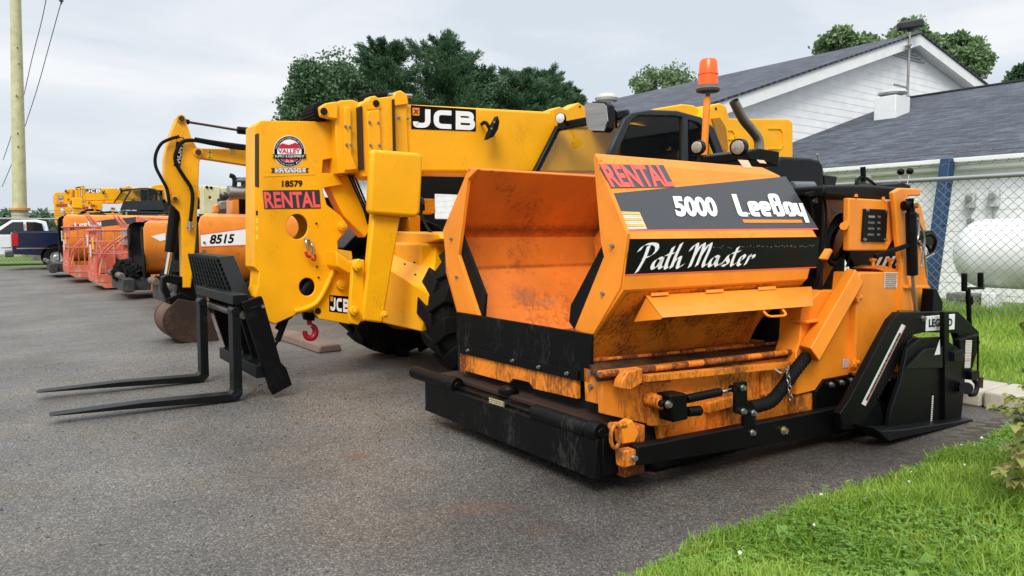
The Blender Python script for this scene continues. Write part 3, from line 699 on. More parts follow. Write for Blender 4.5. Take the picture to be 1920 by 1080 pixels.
# bumper with push rollers
bz0, bz1 = .115, .375
b = MB().box(2.86, 2.99, 3.15, 5.26, bz0, bz1); bu = b.build('bumper', black_dirty, pv, bevel=.012)
MB().box(2.93, 3.12, 3.17, 5.22, bz1 + .002, bz1 + .035).build('bumper_deck', paint('deck_soil', (.045, .020, .012), .7, 0, grime=.6, gcol=(.02, .016, .013), gscale=9, bstr=.5), bu, bevel=.006)
for y0, y1 in ((3.16, 3.80), (4.80, 5.50)):
    r_ = MB().cyl((2.85, y0 + .10, .382), (2.85, y1, .382), .054, n=22).cyl((2.855, y0, .385), (2.855, y0 + .095, .385), .060, n=22).cyl((2.855, y0 - .012, .385), (2.855, y0, .385), .03)
    r_.build('push_roller', black_dirty, bu, bevel=.006)
MB().box(2.815, 2.858, 3.155, 5.255, bz0 - .01, .352).build('face_plate', black_dirty, bu, bevel=.008)
c = gX(962, 718, 3.0); MB().lathe((2.96, c.y, bz1 + .035), (0, 0, 1), [(0, .075), (.03, .075), (.035, .06), (.05, .05), (.052, 0)], 20).build('pivot_cap', black, bu)
dq = [gX(917, 744, 2.815), gX(946, 753, 2.815), gX(946, 764, 2.815), gX(917, 755, 2.815)]
decal(bu, dq, plain('worn_label', (.20, .18, .06), .6), .002); small_text_lines(bu, dq[3], dq[2], dq[0], 3, plain('worn_ink', (.5, .46, .3), .6), .005, seed=4)
# near front corner: orange block, shackle, hex plate
MB().box(2.99, 3.16, 3.10, 3.30, .10, .40).build('corner_block', orange_rust, pv, bevel=.012)
hx = MB().side([(1166, 800), (1186, 787), (1199, 811), (1191, 830), (1168, 833)], 3.05, 3.12).build('hex_plate', orange, pv, bevel=.008)
c = gY(1154, 818, 3.04); sh = MB(); rr = .058
sh.tube([c + Vector((.03 * math.cos(t) * 1.2, 0, 0)) + Vector((.0, .0, rr * 1.15 * math.sin(t))) for t in [R(d) for d in range(60, 481, 20)]], .012, n=10, smooth=2)
sh.tube([gY(1144, 798, 3.06), gY(1172, 796, 3.06)], .02, smooth=1)
sh.build('shackle', orange_dirty, pv)
bk = MB().side([(1168, 846), (1195, 842), (1195, 872), (1170, 878)], 3.0, 3.07).build('corner_block', orange_dirty, pv, bevel=.008)
bolts(bk, [gY(1188, 858, 3.0)], (0, -1, 0), .016)
# side frame, hinge tubes, platform
MB().side([(1128, 697), (1497, 655), (1497, 792), (1240, 832), (1233, 799), (1130, 776)], 3.20, 3.24).build('side_frame', orange_dirty, pv, bevel=.004)
MB().side([(1218, 742), (1240, 739), (1300, 735), (1300, 760), (1262, 798), (1219, 799)], 3.165, 3.195).build('stiffener', orange_dirty, pv, bevel=.004)
for q_, ya_, yb_ in (([(1330, 757), (1385, 740), (1385, 760), (1330, 775)], 3.15, 3.195), ([(1430, 690), (1447, 688), (1447, 745), (1430, 750)], 3.17, 3.195), ([(1273, 826), (1390, 800), (1390, 806), (1273, 832)], 3.1, 3.19)):
    MB().side(q_, ya_, yb_).build('stiffener', orange_dirty, pv, bevel=.004)
MB().box(3.1, 5.0, 3.26, 5.2, .12, .62).build('chassis', plain('under_black', (.006, .006, .006), .8), pv)
h0, h1 = gY(1124, 703, 3.17), gY(1497, 658, 3.17); u0, u1 = gY(1107, 676, 3.44), gY(1492, 640, 3.44)
MB().prism([h0 + Vector((0, .02, -.015)), h1 + Vector((0, .02, -.015)), u1 + Vector((0, .02, -.012)), u0 + Vector((0, .02, -.012))], (0, 0, -.03)).build('hinge_deck', paint('deck_oil', (.11, .045, .018), .55, .1, grime=.8, gcol=(.018, .013, .010), gscale=8, bstr=.5), pv)
for (p, q, r, n, gap) in ((h0, h1, .020, 13, .02), (u0, u1, .017, 16, .0)):
    for i in range(n):
        if gap == 0 and i % 2: rr = r * .7
        else: rr = r
        a_, b_ = p.lerp(q, (i + .02) / n), p.lerp(q, (i + .98) / n)
        MB().cyl(a_, b_, rr, n=12).build('hinge_knuckle', orange_dirty if i % 2 else orange_rust, pv, bevel=.004)
br = MB().side([(1212, 704), (1487, 679), (1487, 690), (1212, 717)], 3.11, 3.16).build('slide_bar', orange_dirty, pv, bevel=.003)
MB().side([(1205, 717), (1258, 713), (1258, 717), (1205, 722)], 3.12, 3.18).build('slide_bar', orange_rust, pv, bevel=.002)
MB().side([(1178, 697), (1205, 690), (1205, 718), (1183, 732), (1164, 729), (1167, 714)], 3.09, 3.16).build('hex_plate', orange_dirty, pv, bevel=.008)
# hydraulics on the side
c = gY(1232, 752, 3.12); MB().cyl(c + Vector((0, -.05, 0)), c + Vector((0, .08, 0)), .045, n=22).build('pivot_boss', orange_dirty, pv, bevel=.006)
hc = MB().side([(1257, 741), (1288, 737), (1291, 787), (1262, 793)], 3.0, 3.12).build('cylinder_mount', black, pv, bevel=.012)
MB().cyl(gY(1287, 748, 3.03), gY(1350, 735, 3.03), .028, n=20).cyl(gY(1289, 772, 3.03), gY(1312, 770, 3.03), .032, n=20).cyl(gY(1237, 757, 3.03), gY(1258, 754, 3.03), .02).build('hydraulic_cylinder', black, hc, bevel=.005)
MB().cyl(gY(1350, 735, 3.03), gY(1370, 731, 3.03), .012).build('chrome_rod', chrome, hc)
c = gY(1376, 729, 3.03); MB().cyl(c + Vector((0, -.03, 0)), c + Vector((0, .03, 0)), .024).build('rod_eye', black, hc, bevel=.004)
bolts(hc, [gY(1252, 758, 3.0)], (0, -1, 0), .018)
lk = MB().side([(1380, 718), (1401, 715), (1402, 752), (1417, 770), (1416, 818), (1396, 818), (1395, 780), (1379, 774)], 2.985, 3.01).build('link_plate', black, pv, bevel=.004)
bolts(lk, [gY(*p, 2.985) for p in ((1392, 727), (1393, 771), (1412, 774), (1410, 811))], (0, -1, 0), .016)
for p, r_ in (((1257, 813), .036), ((1430, 740), .03)):
    c = gY(*p, 3.18); MB().cyl(c, c + Vector((0, -.045, 0)), r_, n=6 if r_ < .035 else 18).build('pivot_boss', orange_dirty, pv, bevel=.005)
m = MB(); pth = [gY(*p, 3.06) for p in ((1405, 764), (1443, 754), (1467, 728), (1487, 700), (1512, 668))]
m.tube(pth, lambda t: .043 + .004 * math.sin(t * 150), n=16, smooth=24); m.build('auger_hose', rubber, pv)
ch = MB(); a_, b_ = gY(1476, 692, 3.0), gY(1483, 746, 3.0)
for i in range(7):
    c = a_.lerp(b_, i / 6); u = Vector((.012, 0, 0)) if i % 2 else Vector((0, .012, 0))
    ch.tube([c + u * math.cos(t) + Vector((0, 0, .019 * math.sin(t))) for t in [R(d) for d in range(0, 361, 30)]], .0038, n=6, smooth=1)
ch.tube([gY(1452, 692, 3.08), gY(1466, 700, 3.04), gY(1476, 693, 3.0)], .008); ch.build('chain', steel, pv)
# lower black beam
bm_ = MB().side([(1195, 838), (1550, 769), (1590, 762), (1630, 790), (1600, 808), (1195, 874)], 2.985, 3.06).build('side_beam', black, pv, bevel=.008)
bolts(bm_, [gY(1469, 807, 2.985)], (0, -1, 0), .022, mat=paint('zinc', (.42, .36, .22), .4, 0, metal=.8))
for y0, y1 in ((3.27, 3.55), (4.9, 5.18)):
    MB().xz([(3.45, .0), (5.4, .0), (5.62, .2), (5.4, .46), (3.45, .46), (3.22, .2)], y0, y1).build('track', rubber, pv, bevel=.03)
# guard shelf under the wing
A, B, Cc, D, E_ = gY(1212, 557, 3.215), gY(1523, 540, 3.2), gY(1525, 574, 3.02), gY(1242, 596, 3.02), gY(1190, 601, 3.28)
g = MB().prism([A, B, Cc, D], (0, .012, .012)).prism([E_, A, D], (0, .01, -.012))
gs = g.build('guard_shelf', orange, pv, bevel=.003)
m = MB()
for px in (1222, 1325, 1423):
    m = MB(); m.prism([gY(px, 556 - (px - 1212) * .055, 3.19), gY(px + 32, 554 - (px - 1212) * .055, 3.19), gY(px + 32, 548 - (px - 1212) * .055, 3.20), gY(px, 550 - (px - 1212) * .055, 3.20)], (0, .01, 0)); m.build('tab', orange, gs, bevel=.002)
MB().tube([gY(1428, 579, 3.05), gY(1440, 592, 3.0), gY(1456, 593, 3.0), gY(1473, 590, 3.0), gY(1463, 576, 3.05)], .009, smooth=5).build('handle', orange, gs)
# lettering on the wing
A1, A2, A3 = Vector((XF, NS[1][0], NS[1][1])), Vector((XF, NS[2][0], NS[2][1])), Vector((5., NS[2][0], NS[2][1]))
nU = (A2 - A1).cross(A3 - A2).normalized(); nV = (Vector((XF, NS[3][0], NS[3][1])) - A2).cross(A3 - A2).normalized()
def gU(px, py): return gN(px, py, A2, nU)
def gV(px, py): return gN(px, py, A2, nV)
decal(near_wing, [gU(1145, 363), gU(1473, 331), gU(1533, 428), gU(1175, 431)], grey_d, .002)
decal(near_wing, [gU(1175, 431.2), gU(1533, 428.2), gU(1534, 430.2), gU(1176, 433.2)], red_d, .002)
decal(near_wing, [gU(1121.5, 308.5), gU(1243, 310), gU(1265, 351), gU(1145, 353)], plain('rent_bg_grey', (.085, .08, .095), .4), .004)
letter(near_wing, 'RENTAL', gU(1146, 352), gU(1264, 350.5), gU(1123, 309), red_d, .007, bold=.035)
letter(near_wing, '5000', gU(1268, 407), gU(1348, 407), gU(1257.5, 368), white_d, .006, bold=.05)
LB = []; x = 0
EE = [[(.34, .08), (.08, .08), (.08, .56), (.34, .56), (.34, .33), (.12, .33)]]
def sh_(lines, dx): return [[(a + dx, b) for a, b in l] for l in lines]
LB += sh_([[(.09, .95), (.09, .08), (.36, .08)], [(.36, .08), (.36, .14)]], 0)
LB += sh_(EE, .50) + sh_(EE, .95)
LB += sh_([[(.09, .08), (.09, .92), (.36, .92), (.36, .56), (.12, .56)], [(.36, .5), (.38, .46), (.38, .08), (.09, .08)]], 1.42)
LB += sh_([[(.08, .08), (.08, .56), (.34, .56), (.34, .08), (.08, .08)]], 1.94)
LB += sh_([[(.08, .60), (.08, .08), (.34, .08)], [(.34, .60), (.34, -.30)]], 2.39)
ribbon(near_wing, LB, gU(1384, 406), gU(1512, 406), gU(1369, 361), white_d, .19, .07, .006, box=(0, 0, 2.82, 1.03))
decal(near_wing, [gU(1391, 412), gU(1502, 412.5), gU(1504, 418), gU(1394, 418)], orange_d, .004)
sq = [gU(1161, 397), gU(1198, 398), gU(1212.5, 430), gU(1175, 431)]
decal(near_wing, sq, paper_d, .004)
for f in (.04, .37, .70):
    P0, P1, P2, P3 = sq[0].lerp(sq[3], f), sq[1].lerp(sq[2], f), sq[1].lerp(sq[2], f + .14), sq[0].lerp(sq[3], f + .14); decal(near_wing, [P0, P1, P2, P3], yellow_d, .006)
small_text_lines(near_wing, sq[3], sq[2], sq[0], 9, plain('ink_grey', (.50, .48, .42), .5), .008, fill=.2, seed=9)
decal(near_wing, [gV(1180, 448), gV(1537, 444), gV(1530, 500), gV(1171, 514)], black_d, .003)
decal(near_wing, [gV(1171, 514.4), gV(1530, 500.4), gV(1529.6, 502), gV(1170.6, 516.2)], red_d, .003)
PM = []; x = 0.25
def gl(lines, dx): PM.extend([[(a * 1.0 + dx, b) for a, b in l] for l in lines])
gl([[(.14, .93), (.12, .5), (.06, .2), (-.02, -.10)], [(-.16, .72), (-.06, .92), (.16, 1.0), (.40, .95), (.47, .76), (.38, .58), (.22, .48), (.08, .46)]], .22)
gl([[(.32, .38), (.22, .44), (.08, .34), (.03, .14), (.10, .02), (.22, .10), (.33, .40), (.31, .12), (.38, .02), (.48, .12)]], .68)
gl([[(.14, .86), (.07, .3), (.08, .04), (.16, .02), (.28, .14)], [(-.05, .54), (.10, .57), (.26, .62)]], 1.15)
gl([[(.14, 1.0), (.06, .5), (.02, 0.02)], [(.03, .18), (.14, .40), (.25, .43), (.25, .22), (.26, .05), (.34, .02), (.44, .14)]], 1.42)
gl([[(-.16, .70), (-.08, .90), (.04, .95), (.06, .6), (.0, .02)], [(.04, .4), (.18, .84), (.30, .97), (.33, .7), (.27, .06)], [(.30, .4), (.46, .84), (.58, .97), (.60, .7), (.53, .2), (.58, .02), (.70, .14)]], 2.15)
gl([[(.32, .38), (.22, .44), (.08, .34), (.03, .14), (.10, .02), (.22, .10), (.33, .40), (.31, .12), (.38, .02), (.48, .12)]], 2.90)
gl([[(-.04, .06), (.08, .22), (.19, .46)], [(.19, .46), (.17, .32), (.26, .17), (.21, .03), (.05, .05)]], 3.45)
gl([[(.14, .80), (.07, .3), (.08, .04), (.16, .02), (.28, .14)], [(-.05, .54), (.10, .57), (.28, .62)]], 3.82)
gl([[(.04, .16), (.18, .24), (.24, .38), (.14, .44), (.05, .28), (.05, .08), (.14, .01), (.30, .12)]], 4.13)
gl([[(.02, .02), (.08, .25), (.12, .45), (.14, .36), (.26, .42), (.32, .40), (.31, .30)]], 4.48)
strokes(near_wing, PM, gV(1188, 506), gV(1406, 496.5), gV(1203, 457), white_d, .1, .006, nib=(.062, .047), box=(.1, 0, 4.78, 1.0), k=5)
m = MB(); rn = random.Random(11)
for i in range(42):
    px = 1335 + i * 4.6 + rn.uniform(-2, 2); py = 463 - i * .06 + rn.uniform(-1.2, 1.2); dx = rn.uniform(1, 4); dy = rn.uniform(-2, 2)
    if rn.random() < .75: m.face([gV(px, py) - nV * 0, gV(px + dx, py + dy), gV(px + dx + .5, py + dy + .9), gV(px + .3, py + .8)])
for i in range(len(m.v)): m.v[i] = m.v[i] + Vector((0, -.0065, 0))
m.build('scuff_marks', plain('scuff', (.22, .22, .21), .6), near_wing)
for q in ([(1383, 300), (1402, 301), (1410, 315), (1394, 315)], [(1418, 300), (1432, 301), (1437, 307), (1424, 306)]):
    pN = (Vector((XF, *NS[1])) - Vector((XF, *NS[0]))).cross(Vector((1, 0, 0))).normalized()
    decal(near_wing, [gN(*p, Vector((XF, *NS[1])), pN) for p in q], plain('faded%d' % q[0][0], (.78, .42, .26), .5), .003)
# ---- tractor body
TB = MB().box(4.96, 6.05, 3.56, 5.2, .35, 1.82).build('engine_body', black, pv, bevel=.02)
sp_ = MB().side([(1503, 578), (1540, 545), (1606, 545), (1606, 701), (1543, 712), (1543, 729), (1493, 741), (1493, 660), (1500, 640)], 3.12, 3.30).build('side_panel', orange, pv, bevel=.008)
sb = MB().side([(1612, 511), (1693, 509), (1693, 580), (1684, 588), (1640, 650), (1612, 702), (1604, 702), (1607, 560)], 3.06, 3.28).build('side_panel', orange, pv, bevel=.012)
MB().side([(1493, 741), (1530, 735), (1530, 783), (1493, 787)], 3.14, 3.26).build('side_post', orange_dirty, pv, bevel=.006)
c = gY(1503, 768, 3.14); MB().cyl(c, c + Vector((0, -.03, 0)), .033, n=18).build('pivot_boss', orange_dirty, pv, bevel=.005)
sk = MB().side([(1546, 712), (1602, 703), (1616, 727), (1582, 768), (1530, 778), (1530, 735)], 3.10, 3.13).build('hitch_plate', black, pv, bevel=.004)
bolts(sk, [gY(*p, 3.10) for p in ((1558, 721), (1577, 717), (1596, 713))], (0, -1, 0), .018)
def v8(t, b_):
    n = len(t); return MB().add(t + b_, [tuple(range(n)), tuple(range(n, 2 * n))] + [(i, (i + 1) % n, n + (i + 1) % n, n + i) for i in range(n)])
v8([gY(1587, 503, 3.115), gY(1605, 505, 2.98), gY(1618, 530, 2.97), gY(1620, 530, 3.115)], [gY(1498, 648, 3.115), gY(1520, 653, 2.98), gY(1535, 677, 2.97), gY(1537, 677, 3.115)]).build('chute_cover', orange, pv, bevel=.008)
c = gY(1538, 546, 3.1); MB().box(c.x - .22, c.x + .02, 3.06, 3.2, c.z - .22, c.z - .2).build('step_lip', orange, pv, bevel=.004)
MB().side([(1505, 366), (1591, 371), (1591, 470), (1560, 505), (1540, 545), (1506, 560)], 3.46, 3.52).build('side_panel', orange, pv, bevel=.008)
cpn = MB().side([(1592, 371), (1676, 376), (1680, 392), (1680, 440), (1663, 470), (1591, 470)], 3.10, 3.15).build('control_panel', orange, pv, bevel=.010)
gp = MB().side([(1621, 391), (1665, 393), (1662, 454), (1617, 453)], 3.085, 3.10).build('louvre_plate', black, cpn, bevel=.004)
bolts(gp, [gY(*p, 3.085) for p in ((1625, 394), (1662, 396), (1659, 450), (1620, 449))], (0, -1, 0), .009)
for i in range(4):
    y = 404 + i * 11.2
    for a_, b_ in ((1628 - i * .6, 1640 - i * .6), (1645 - i * .4, 1651 - i * .4)): decal(gp, [gY(a_, y, 3.083), gY(b_, y + .5, 3.083), gY(b_, y + 4.4, 3.083), gY(a_, y + 4, 3.083)], plain('louvre_grey', (.10, .105, .11), .4) if i == 0 and a_ > 1640 else MATS.get('louvre_grey') or galv, .002)
bolts(cpn, [gY(*p, 3.10) for p in ((1605, 369), (1656, 374))], (0, 0, 1), .012, mat=orange)
bx = MB().side([(1588, 469), (1690, 440), (1692, 510), (1610, 512)], 3.30, 3.36).build('rear_recess', black, pv)
for i in range(4):
    x = 1640 + i * 12.5; decal(bx, [gY(x, 499 - i * .5, 3.3), gY(x + 9, 482 - i, 3.3), gY(x + 15, 482 - i, 3.3), gY(x + 6, 499 - i * .5, 3.3)], white_d, .002)
for px in (1637, 1669): MB().cyl(gY(px, 509, 3.16), gY(px, 488, 3.16), .012).cyl(gY(px - 4, 487, 3.16), gY(px + 4, 487, 3.16), .014).build('valve_tap', orange, pv)
MB().side([(1642, 503), (1660, 498), (1688, 508), (1660, 510)], 3.08, 3.28).build('filler_ramp', orange, pv, bevel=.004)
lq = [gY(1658, 511, 3.06), gY(1682, 510, 3.06), gY(1681, 541, 3.06), gY(1657, 541, 3.06)]
decal(sb, lq, paper_d, .003); small_text_lines(sb, lq[3], lq[2], lq[0], 8, plain('ink_brown', (.30, .16, .09), .5), .006, seed=6)
lq = [gY(1580, 673, 3.12), gY(1594, 673, 3.12), gY(1594, 689, 3.12), gY(1580, 690, 3.12)]; decal(sp_, lq, paper_d, .003); small_text_lines(sp_, lq[3], lq[2], lq[0], 6, MATS['ink_grey'], .006, seed=7)
lq = [gY(1560, 391, 3.46), gY(1589, 393, 3.46), gY(1588, 404, 3.46), gY(1560, 403, 3.46)]; decal(pv, lq, paper_d, .004); small_text_lines(pv, lq[3].lerp(lq[2], .25), lq[2], lq[0].lerp(lq[1], .25), 4, MATS['ink_grey'], .007, seed=8)
decal(pv, [gY(1562, 401, 3.46), gY(1569, 402, 3.46), gY(1565.5, 394, 3.46)], red_d, .008)
for p in ((1607, 560), (1602, 683)):
    c = gY(*p, 3.06); MB().cyl(c + Vector((-.03, 0, 0)), c + Vector((.05, 0, .01)), .018).cyl(c + Vector((.0, 0, -.02)), c + Vector((0, 0, .03)), .02).build('hinge', orange, pv)
# mast, lift cylinder
ms = MB().side([(1676, 360), (1690, 352), (1727, 354), (1727, 367), (1703, 368), (1700, 382), (1701, 510), (1716, 584), (1688, 584), (1692, 505), (1683, 440), (1679, 385)], 3.03, 3.075).build('rear_mast', orange, pv, bevel=.012)
MB().side([(1712, 380), (1726, 382), (1738, 431), (1715, 434)], 3.12, 3.2).build('mast_gusset', orange, ms, bevel=.006)
MB().side([(1700, 505), (1722, 455), (1728, 466), (1741, 534), (1744, 541), (1736, 584), (1703, 584)], 3.14, 3.24).build('mast_gusset', orange, ms, bevel=.008)
MB().side([(1700, 536), (1744, 536), (1744, 541), (1700, 541)], 3.0, 3.14).build('mast_gusset', orange, ms, bevel=.004)
lc = MB().cyl(gY(1708, 398, 2.97), gY(1711, 516, 2.97), .042, n=24).cyl(gY(1706, 372, 2.98), gY(1708, 400, 2.97), .03).cyl(gY(1694, 386, 3.0), gY(1712, 384, 2.97), .040).build('lift_cylinder', black, pv, bevel=.006)
MB().cyl(gY(1711, 516, 2.97), gY(1717, 585, 2.97), .014).build('chrome_rod', steel, lc)
bolts(lc, [gY(1713, 383, 2.95)], (.6, -1, 0), .03, mat=paint('brass_bolt', (.42, .34, .16), .4, 0, metal=.7))
MB().bar(gY(1640, 481, 3.05), gY(1718, 455, 2.96), .03, .036).build('strut', black, pv, bevel=.006)
fm = MB()
for pts, r_ in ((((1716, 400), (1722, 404), (1722, 440), (1718, 452)), .010), (((1724, 452), (1732, 470), (1738, 520)), .009), (((1720, 410), (1733, 445), (1729, 490), (1727, 500)), .009)): fm.tube([gY(*p, 3.02) for p in pts], r_)
fm.build('hydraulic_hose', steel, pv)
dd = MB().side([(1723, 437), (1750, 432), (1756, 446), (1748, 462), (1728, 458)], 3.1, 3.3).tube([gY(1728, 446, 3.05), gY(1745, 440, 3.0), gY(1754, 452, 3.0), (gY(1748, 470, 3.05))], .016).tube([gY(1738, 460, 3.1), gY(1746, 477, 3.08), gY(1733, 482, 3.05)], .013)
dd.build('control_lever', black, pv, bevel=.008)
MB().tube([gY(1735, 485, 3.02), gY(1752, 475, 2.98)], .008, smooth=1).build('lever_rod', steel, pv)
# top deck and its controls
dk = MB().side([(1547, 348), (1635, 347), (1687, 351), (1676, 374), (1546, 368)], 3.14, 5.1).build('top_deck', black, pv, bevel=.02)
MB().cyl(gY(1619, 340, 3.5), gY(1618, 313, 3.5), .022).tube([gY(1605, 346, 3.5), gY(1608, 336, 3.5), gY(1618, 332, 3.5), gY(1630, 338, 3.5), gY(1642, 348, 3.5)], .014).build('steering_post', black, dk)
MB().side([(1622, 330), (1634, 329), (1636, 345), (1624, 345)], 3.5, 3.6).build('gauge', galv, dk, bevel=.01)
for p, q in (((1689, 322), (1685, 350)), ((1706, 321), (1700, 350))):
    c = gY(*p, 3.7); MB().lathe(c + Vector((0, 0, -.033)), (0, 0, 1), [(.033 - .033 * math.cos(R(d)), .033 * math.sin(R(d)) * 1.05) for d in range(0, 181, 15)], 16).build('lever_knob', black, dk)
    MB().cyl(c, gY(*q, 3.7), .005, n=8).build('lever_rod', steel, dk)
MB().side([(1682, 345), (1692, 342), (1708, 347), (1708, 354), (1680, 354)], 3.6, 3.8).build('lever_gate', black, dk, bevel=.01)
# post with hoses between hopper and panel
pm = MB().side([(1520, 370), (1533, 366), (1543, 385), (1541, 480), (1536, 560), (1530, 570), (1522, 560), (1533, 520), (1527, 430)], 3.27, 3.38).build('hose_post', black, pv, bevel=.008)
c = gY(1526, 376, 3.27); MB().cyl(c, c + Vector((0, -.02, 0)), .022).build('pin', steel, pm)
for pts, r_ in ((((1510, 364), (1530, 362), (1546, 375), (1549, 430), (1544, 480), (1540, 520), (1541, 560)), .011), (((1515, 367), (1535, 366), (1542, 400), (1540, 500), (1536, 545)), .011), (((1588, 370), (1590, 400), (1595, 440), (1592, 480), (1588, 500)), .009)):
    MB().tube([gY(*p, 3.22) for p in pts], r_).build('hydraulic_hose', rubber, pv)
co = MB(); rn = random.Random(2)
for i in range(9):
    cx, cy = 1571 + rn.uniform(-3, 3), 452 + rn.uniform(-6, 4); rx, ry = 18 + rn.uniform(-5, 4), 42 + rn.uniform(-8, 6); Yp = 3.40 - i * .018
    co.tube([gY(cx + rx * math.cos(t) + 8 * math.sin(-t) * .9, cy + ry * math.sin(t), Yp) for t in [R(d) for d in range(0, 361, 24)]], .0125, n=8, smooth=2)
co.build('hose_coil', rubber, pv)
MB().prism([gY(1546, 485, 3.03), gY(1552, 488, 3.03), gY(1562, 470, 3.03), (gY(1558, 466, 3.03))], (0, .05, 0)).build('coil_strap', orange, pv, bevel=.004)
MB().tube([gY(1588, 420, 3.2), gY(1582, 424, 3.05)], .03, smooth=1).build('coil_hook', orange, pv)

# beacon, lamps, exhaust
bc = MB().cyl(gY(1320, 292, 4.3), gY(1326, 182, 4.3), .030, n=18).build('beacon_pole', orange, pv, bevel=.006)
c = gY(1327, 184, 4.3); MB().lathe(c, (0, 0, 1), [(0, .02), (.05, .02), (.055, .095), (.075, .105), (.105, .085), (.106, 0)], 28).build('beacon_base', plain('beacon_grey', (.10, .10, .10), .5), bc)
MB().lathe(c + Vector((0, 0, .105)), (0, 0, 1), [(0, .088), (.09, .082), (.095, .088), (.10, .082), (.20, .075), (.222, .062), (.225, 0)], 28).build('beacon_lens', beacon_m, bc)
for (px, py, Y_, r_) in ((1310, 276, 4.15, .058), (1387, 276, 3.75, .066)):
    c = gY(px - 4, py, Y_); ax = Vector((-.97, -.22, -.05)).normalized()
    wl_ = MB().lathe(c - ax * .01, -ax, [(-.015, r_), (.04, r_ * 1.05), (.07, r_ * .8), (.10, r_ * .5), (.101, 0)], 24).cyl(c - ax * .05, c - ax * .05 + Vector((0, 0, -.2)), .015).build('work_light', plastic, pv)
    MB().lathe(c, ax, [(0, r_ * .84), (.006, r_ * .7), (.010, 0)], 24).build('lamp_lens', lamp_lens, wl_)
pth = [gY(*p, 4.25) for p in ((1376, 190), (1394, 224), (1412, 246), (1422, 262), (1424, 288))]
ex = MB().tube(pth, .043, n=20, smooth=8, cap=False).cyl(pth[-1] + Vector((0, 0, .02)), pth[-1] - Vector((0, 0, .05)), .06, n=20).build('exhaust_pipe', exhaust_m, pv)
d_ = (pth[1] - pth[0]).normalized(); u_ = d_.orthogonal().normalized(); w_ = d_.cross(u_)
MB().add([pth[0] + (u_ * math.cos(R(i * 18)) + w_ * math.sin(R(i * 18))) * .040 + d_ * .02 for i in range(20)], [tuple(range(20))]).build('exhaust_mouth', plain('soot', (.004, .004, .004), .9), ex)
MB().side([(1404, 284), (1424, 278), (1462, 284), (1460, 312), (1430, 303), (1404, 300)], 4.0, 4.5).build('exhaust_box', black, pv, bevel=.01)
# ---- tow arm and screed
ta = MB().side([(1576, 775), (1592, 752), (1673, 600), (1687, 586), (1797, 584), (1836, 622), (1836, 640), (1800, 640), (1795, 625), (1735, 623), (1713, 628), (1650, 745), (1614, 806), (1580, 806)], 2.86, 2.92).build('tow_arm', black, pv, bevel=.006)
lq = [gY(1690, 607, 2.86), gY(1697, 611, 2.86), gY(1622, 761, 2.86), gY(1614.5, 757, 2.86)]
decal(ta, lq, paper_d, .003); small_text_lines(ta, lq[3].lerp(lq[2], .2), lq[0].lerp(lq[1], .2), lq[2], 1, black_d, .006, fill=.55, seed=12, seg=(.006, .022), gap=.006)
decal(ta, [lq[1], lq[2], lq[2].lerp(lq[3], .10), lq[1].lerp(lq[0], .10)], red2_d, .008)
nq = [gY(1735, 593, 2.86), gY(1788, 588.5, 2.86), gY(1787, 617.5, 2.86), gY(1734, 621, 2.86)]
npl = MB().prism([p + Vector((0, -.012, 0)) for p in nq], (0, .01, 0)).build('nameplate', white_p, ta, bevel=.003)
letter(npl, 'LEGEND', gY(1741, 613, 2.848), gY(1785, 611, 2.848), gY(1741, 598, 2.848), black_d, .004, bold=.03)
bolts(ta, [gY(1730, 597, 2.86)], (0, -1, 0), .018)
MB().side([(1771, 585), (1780, 584), (1781, 790), (1772, 792)], 2.77, 2.81).build('jack_post', black, pv, bevel=.005)
eg = MB().side([(1702, 655), (1727, 634), (1768, 632), (1800, 655), (1812, 690), (1803, 783), (1690, 804), (1664, 822), (1672, 768), (1690, 715)], 2.80, 2.84).build('end_gate', black, pv, bevel=.006)
MB().side([(1704, 640), (1714, 632), (1727, 634), (1706, 680), (1697, 690)], 2.84, 2.9).build('gate_arm', black, eg, bevel=.006)
MB().side([(1640, 803), (1668, 827), (1826, 791), (1824, 786), (1690, 806), (1655, 808)], 2.70, 2.86).build('skid_shoe', black_metal, eg, bevel=.006)
MB().side([(1600, 806), (1648, 752), (1667, 822), (1640, 803)], 2.9, 3.0).side([(1735, 655), (1768, 650), (1768, 690), (1700, 692)], 2.77, 2.80).build('gate_panel', black_metal, eg, bevel=.006)
rq = [gY(1747, 742, 2.80), gY(1750, 742, 2.80), gY(1747, 791, 2.80), gY(1744, 791, 2.80)]; decal(eg, rq, paper_d, .003)
for i in range(12):
    a_, b_ = rq[0].lerp(rq[3], (i + .7) / 12), rq[1].lerp(rq[2], (i + .7) / 12); a2, b2 = rq[0].lerp(rq[3], (i + .95) / 12), rq[1].lerp(rq[2], (i + .95) / 12); decal(eg, [a_, b_, b2, a2], black_d, .005)
ept = MB().side([(1800, 637), (1834, 627), (1838, 642), (1822, 695), (1803, 712)], 2.80, 2.86).build('end_plate', black, eg, bevel=.006)
lq = [gY(1810, 638, 2.8), gY(1822, 638, 2.8), gY(1818.5, 690, 2.8), gY(1808, 690, 2.8)]; decal(ept, lq, paper_d, .003)
for f in (.03, .43, .70): decal(ept, [lq[0].lerp(lq[3], f), lq[1].lerp(lq[2], f), lq[1].lerp(lq[2], f + .05), lq[0].lerp(lq[3], f + .05)], red_d, .005)
small_text_lines(ept, lq[3], lq[2], lq[0], 10, MATS['ink_grey'], .006, seed=5)
decal(eg, [gY(1751, 666, 2.77), gY(1762, 664, 2.77), gY(1761, 636, 2.77)], paper_d, .004)
MB().box(5.45, 6.7, 2.95, 5.7, .03, .42).build('screed', black, pv, bevel=.02)
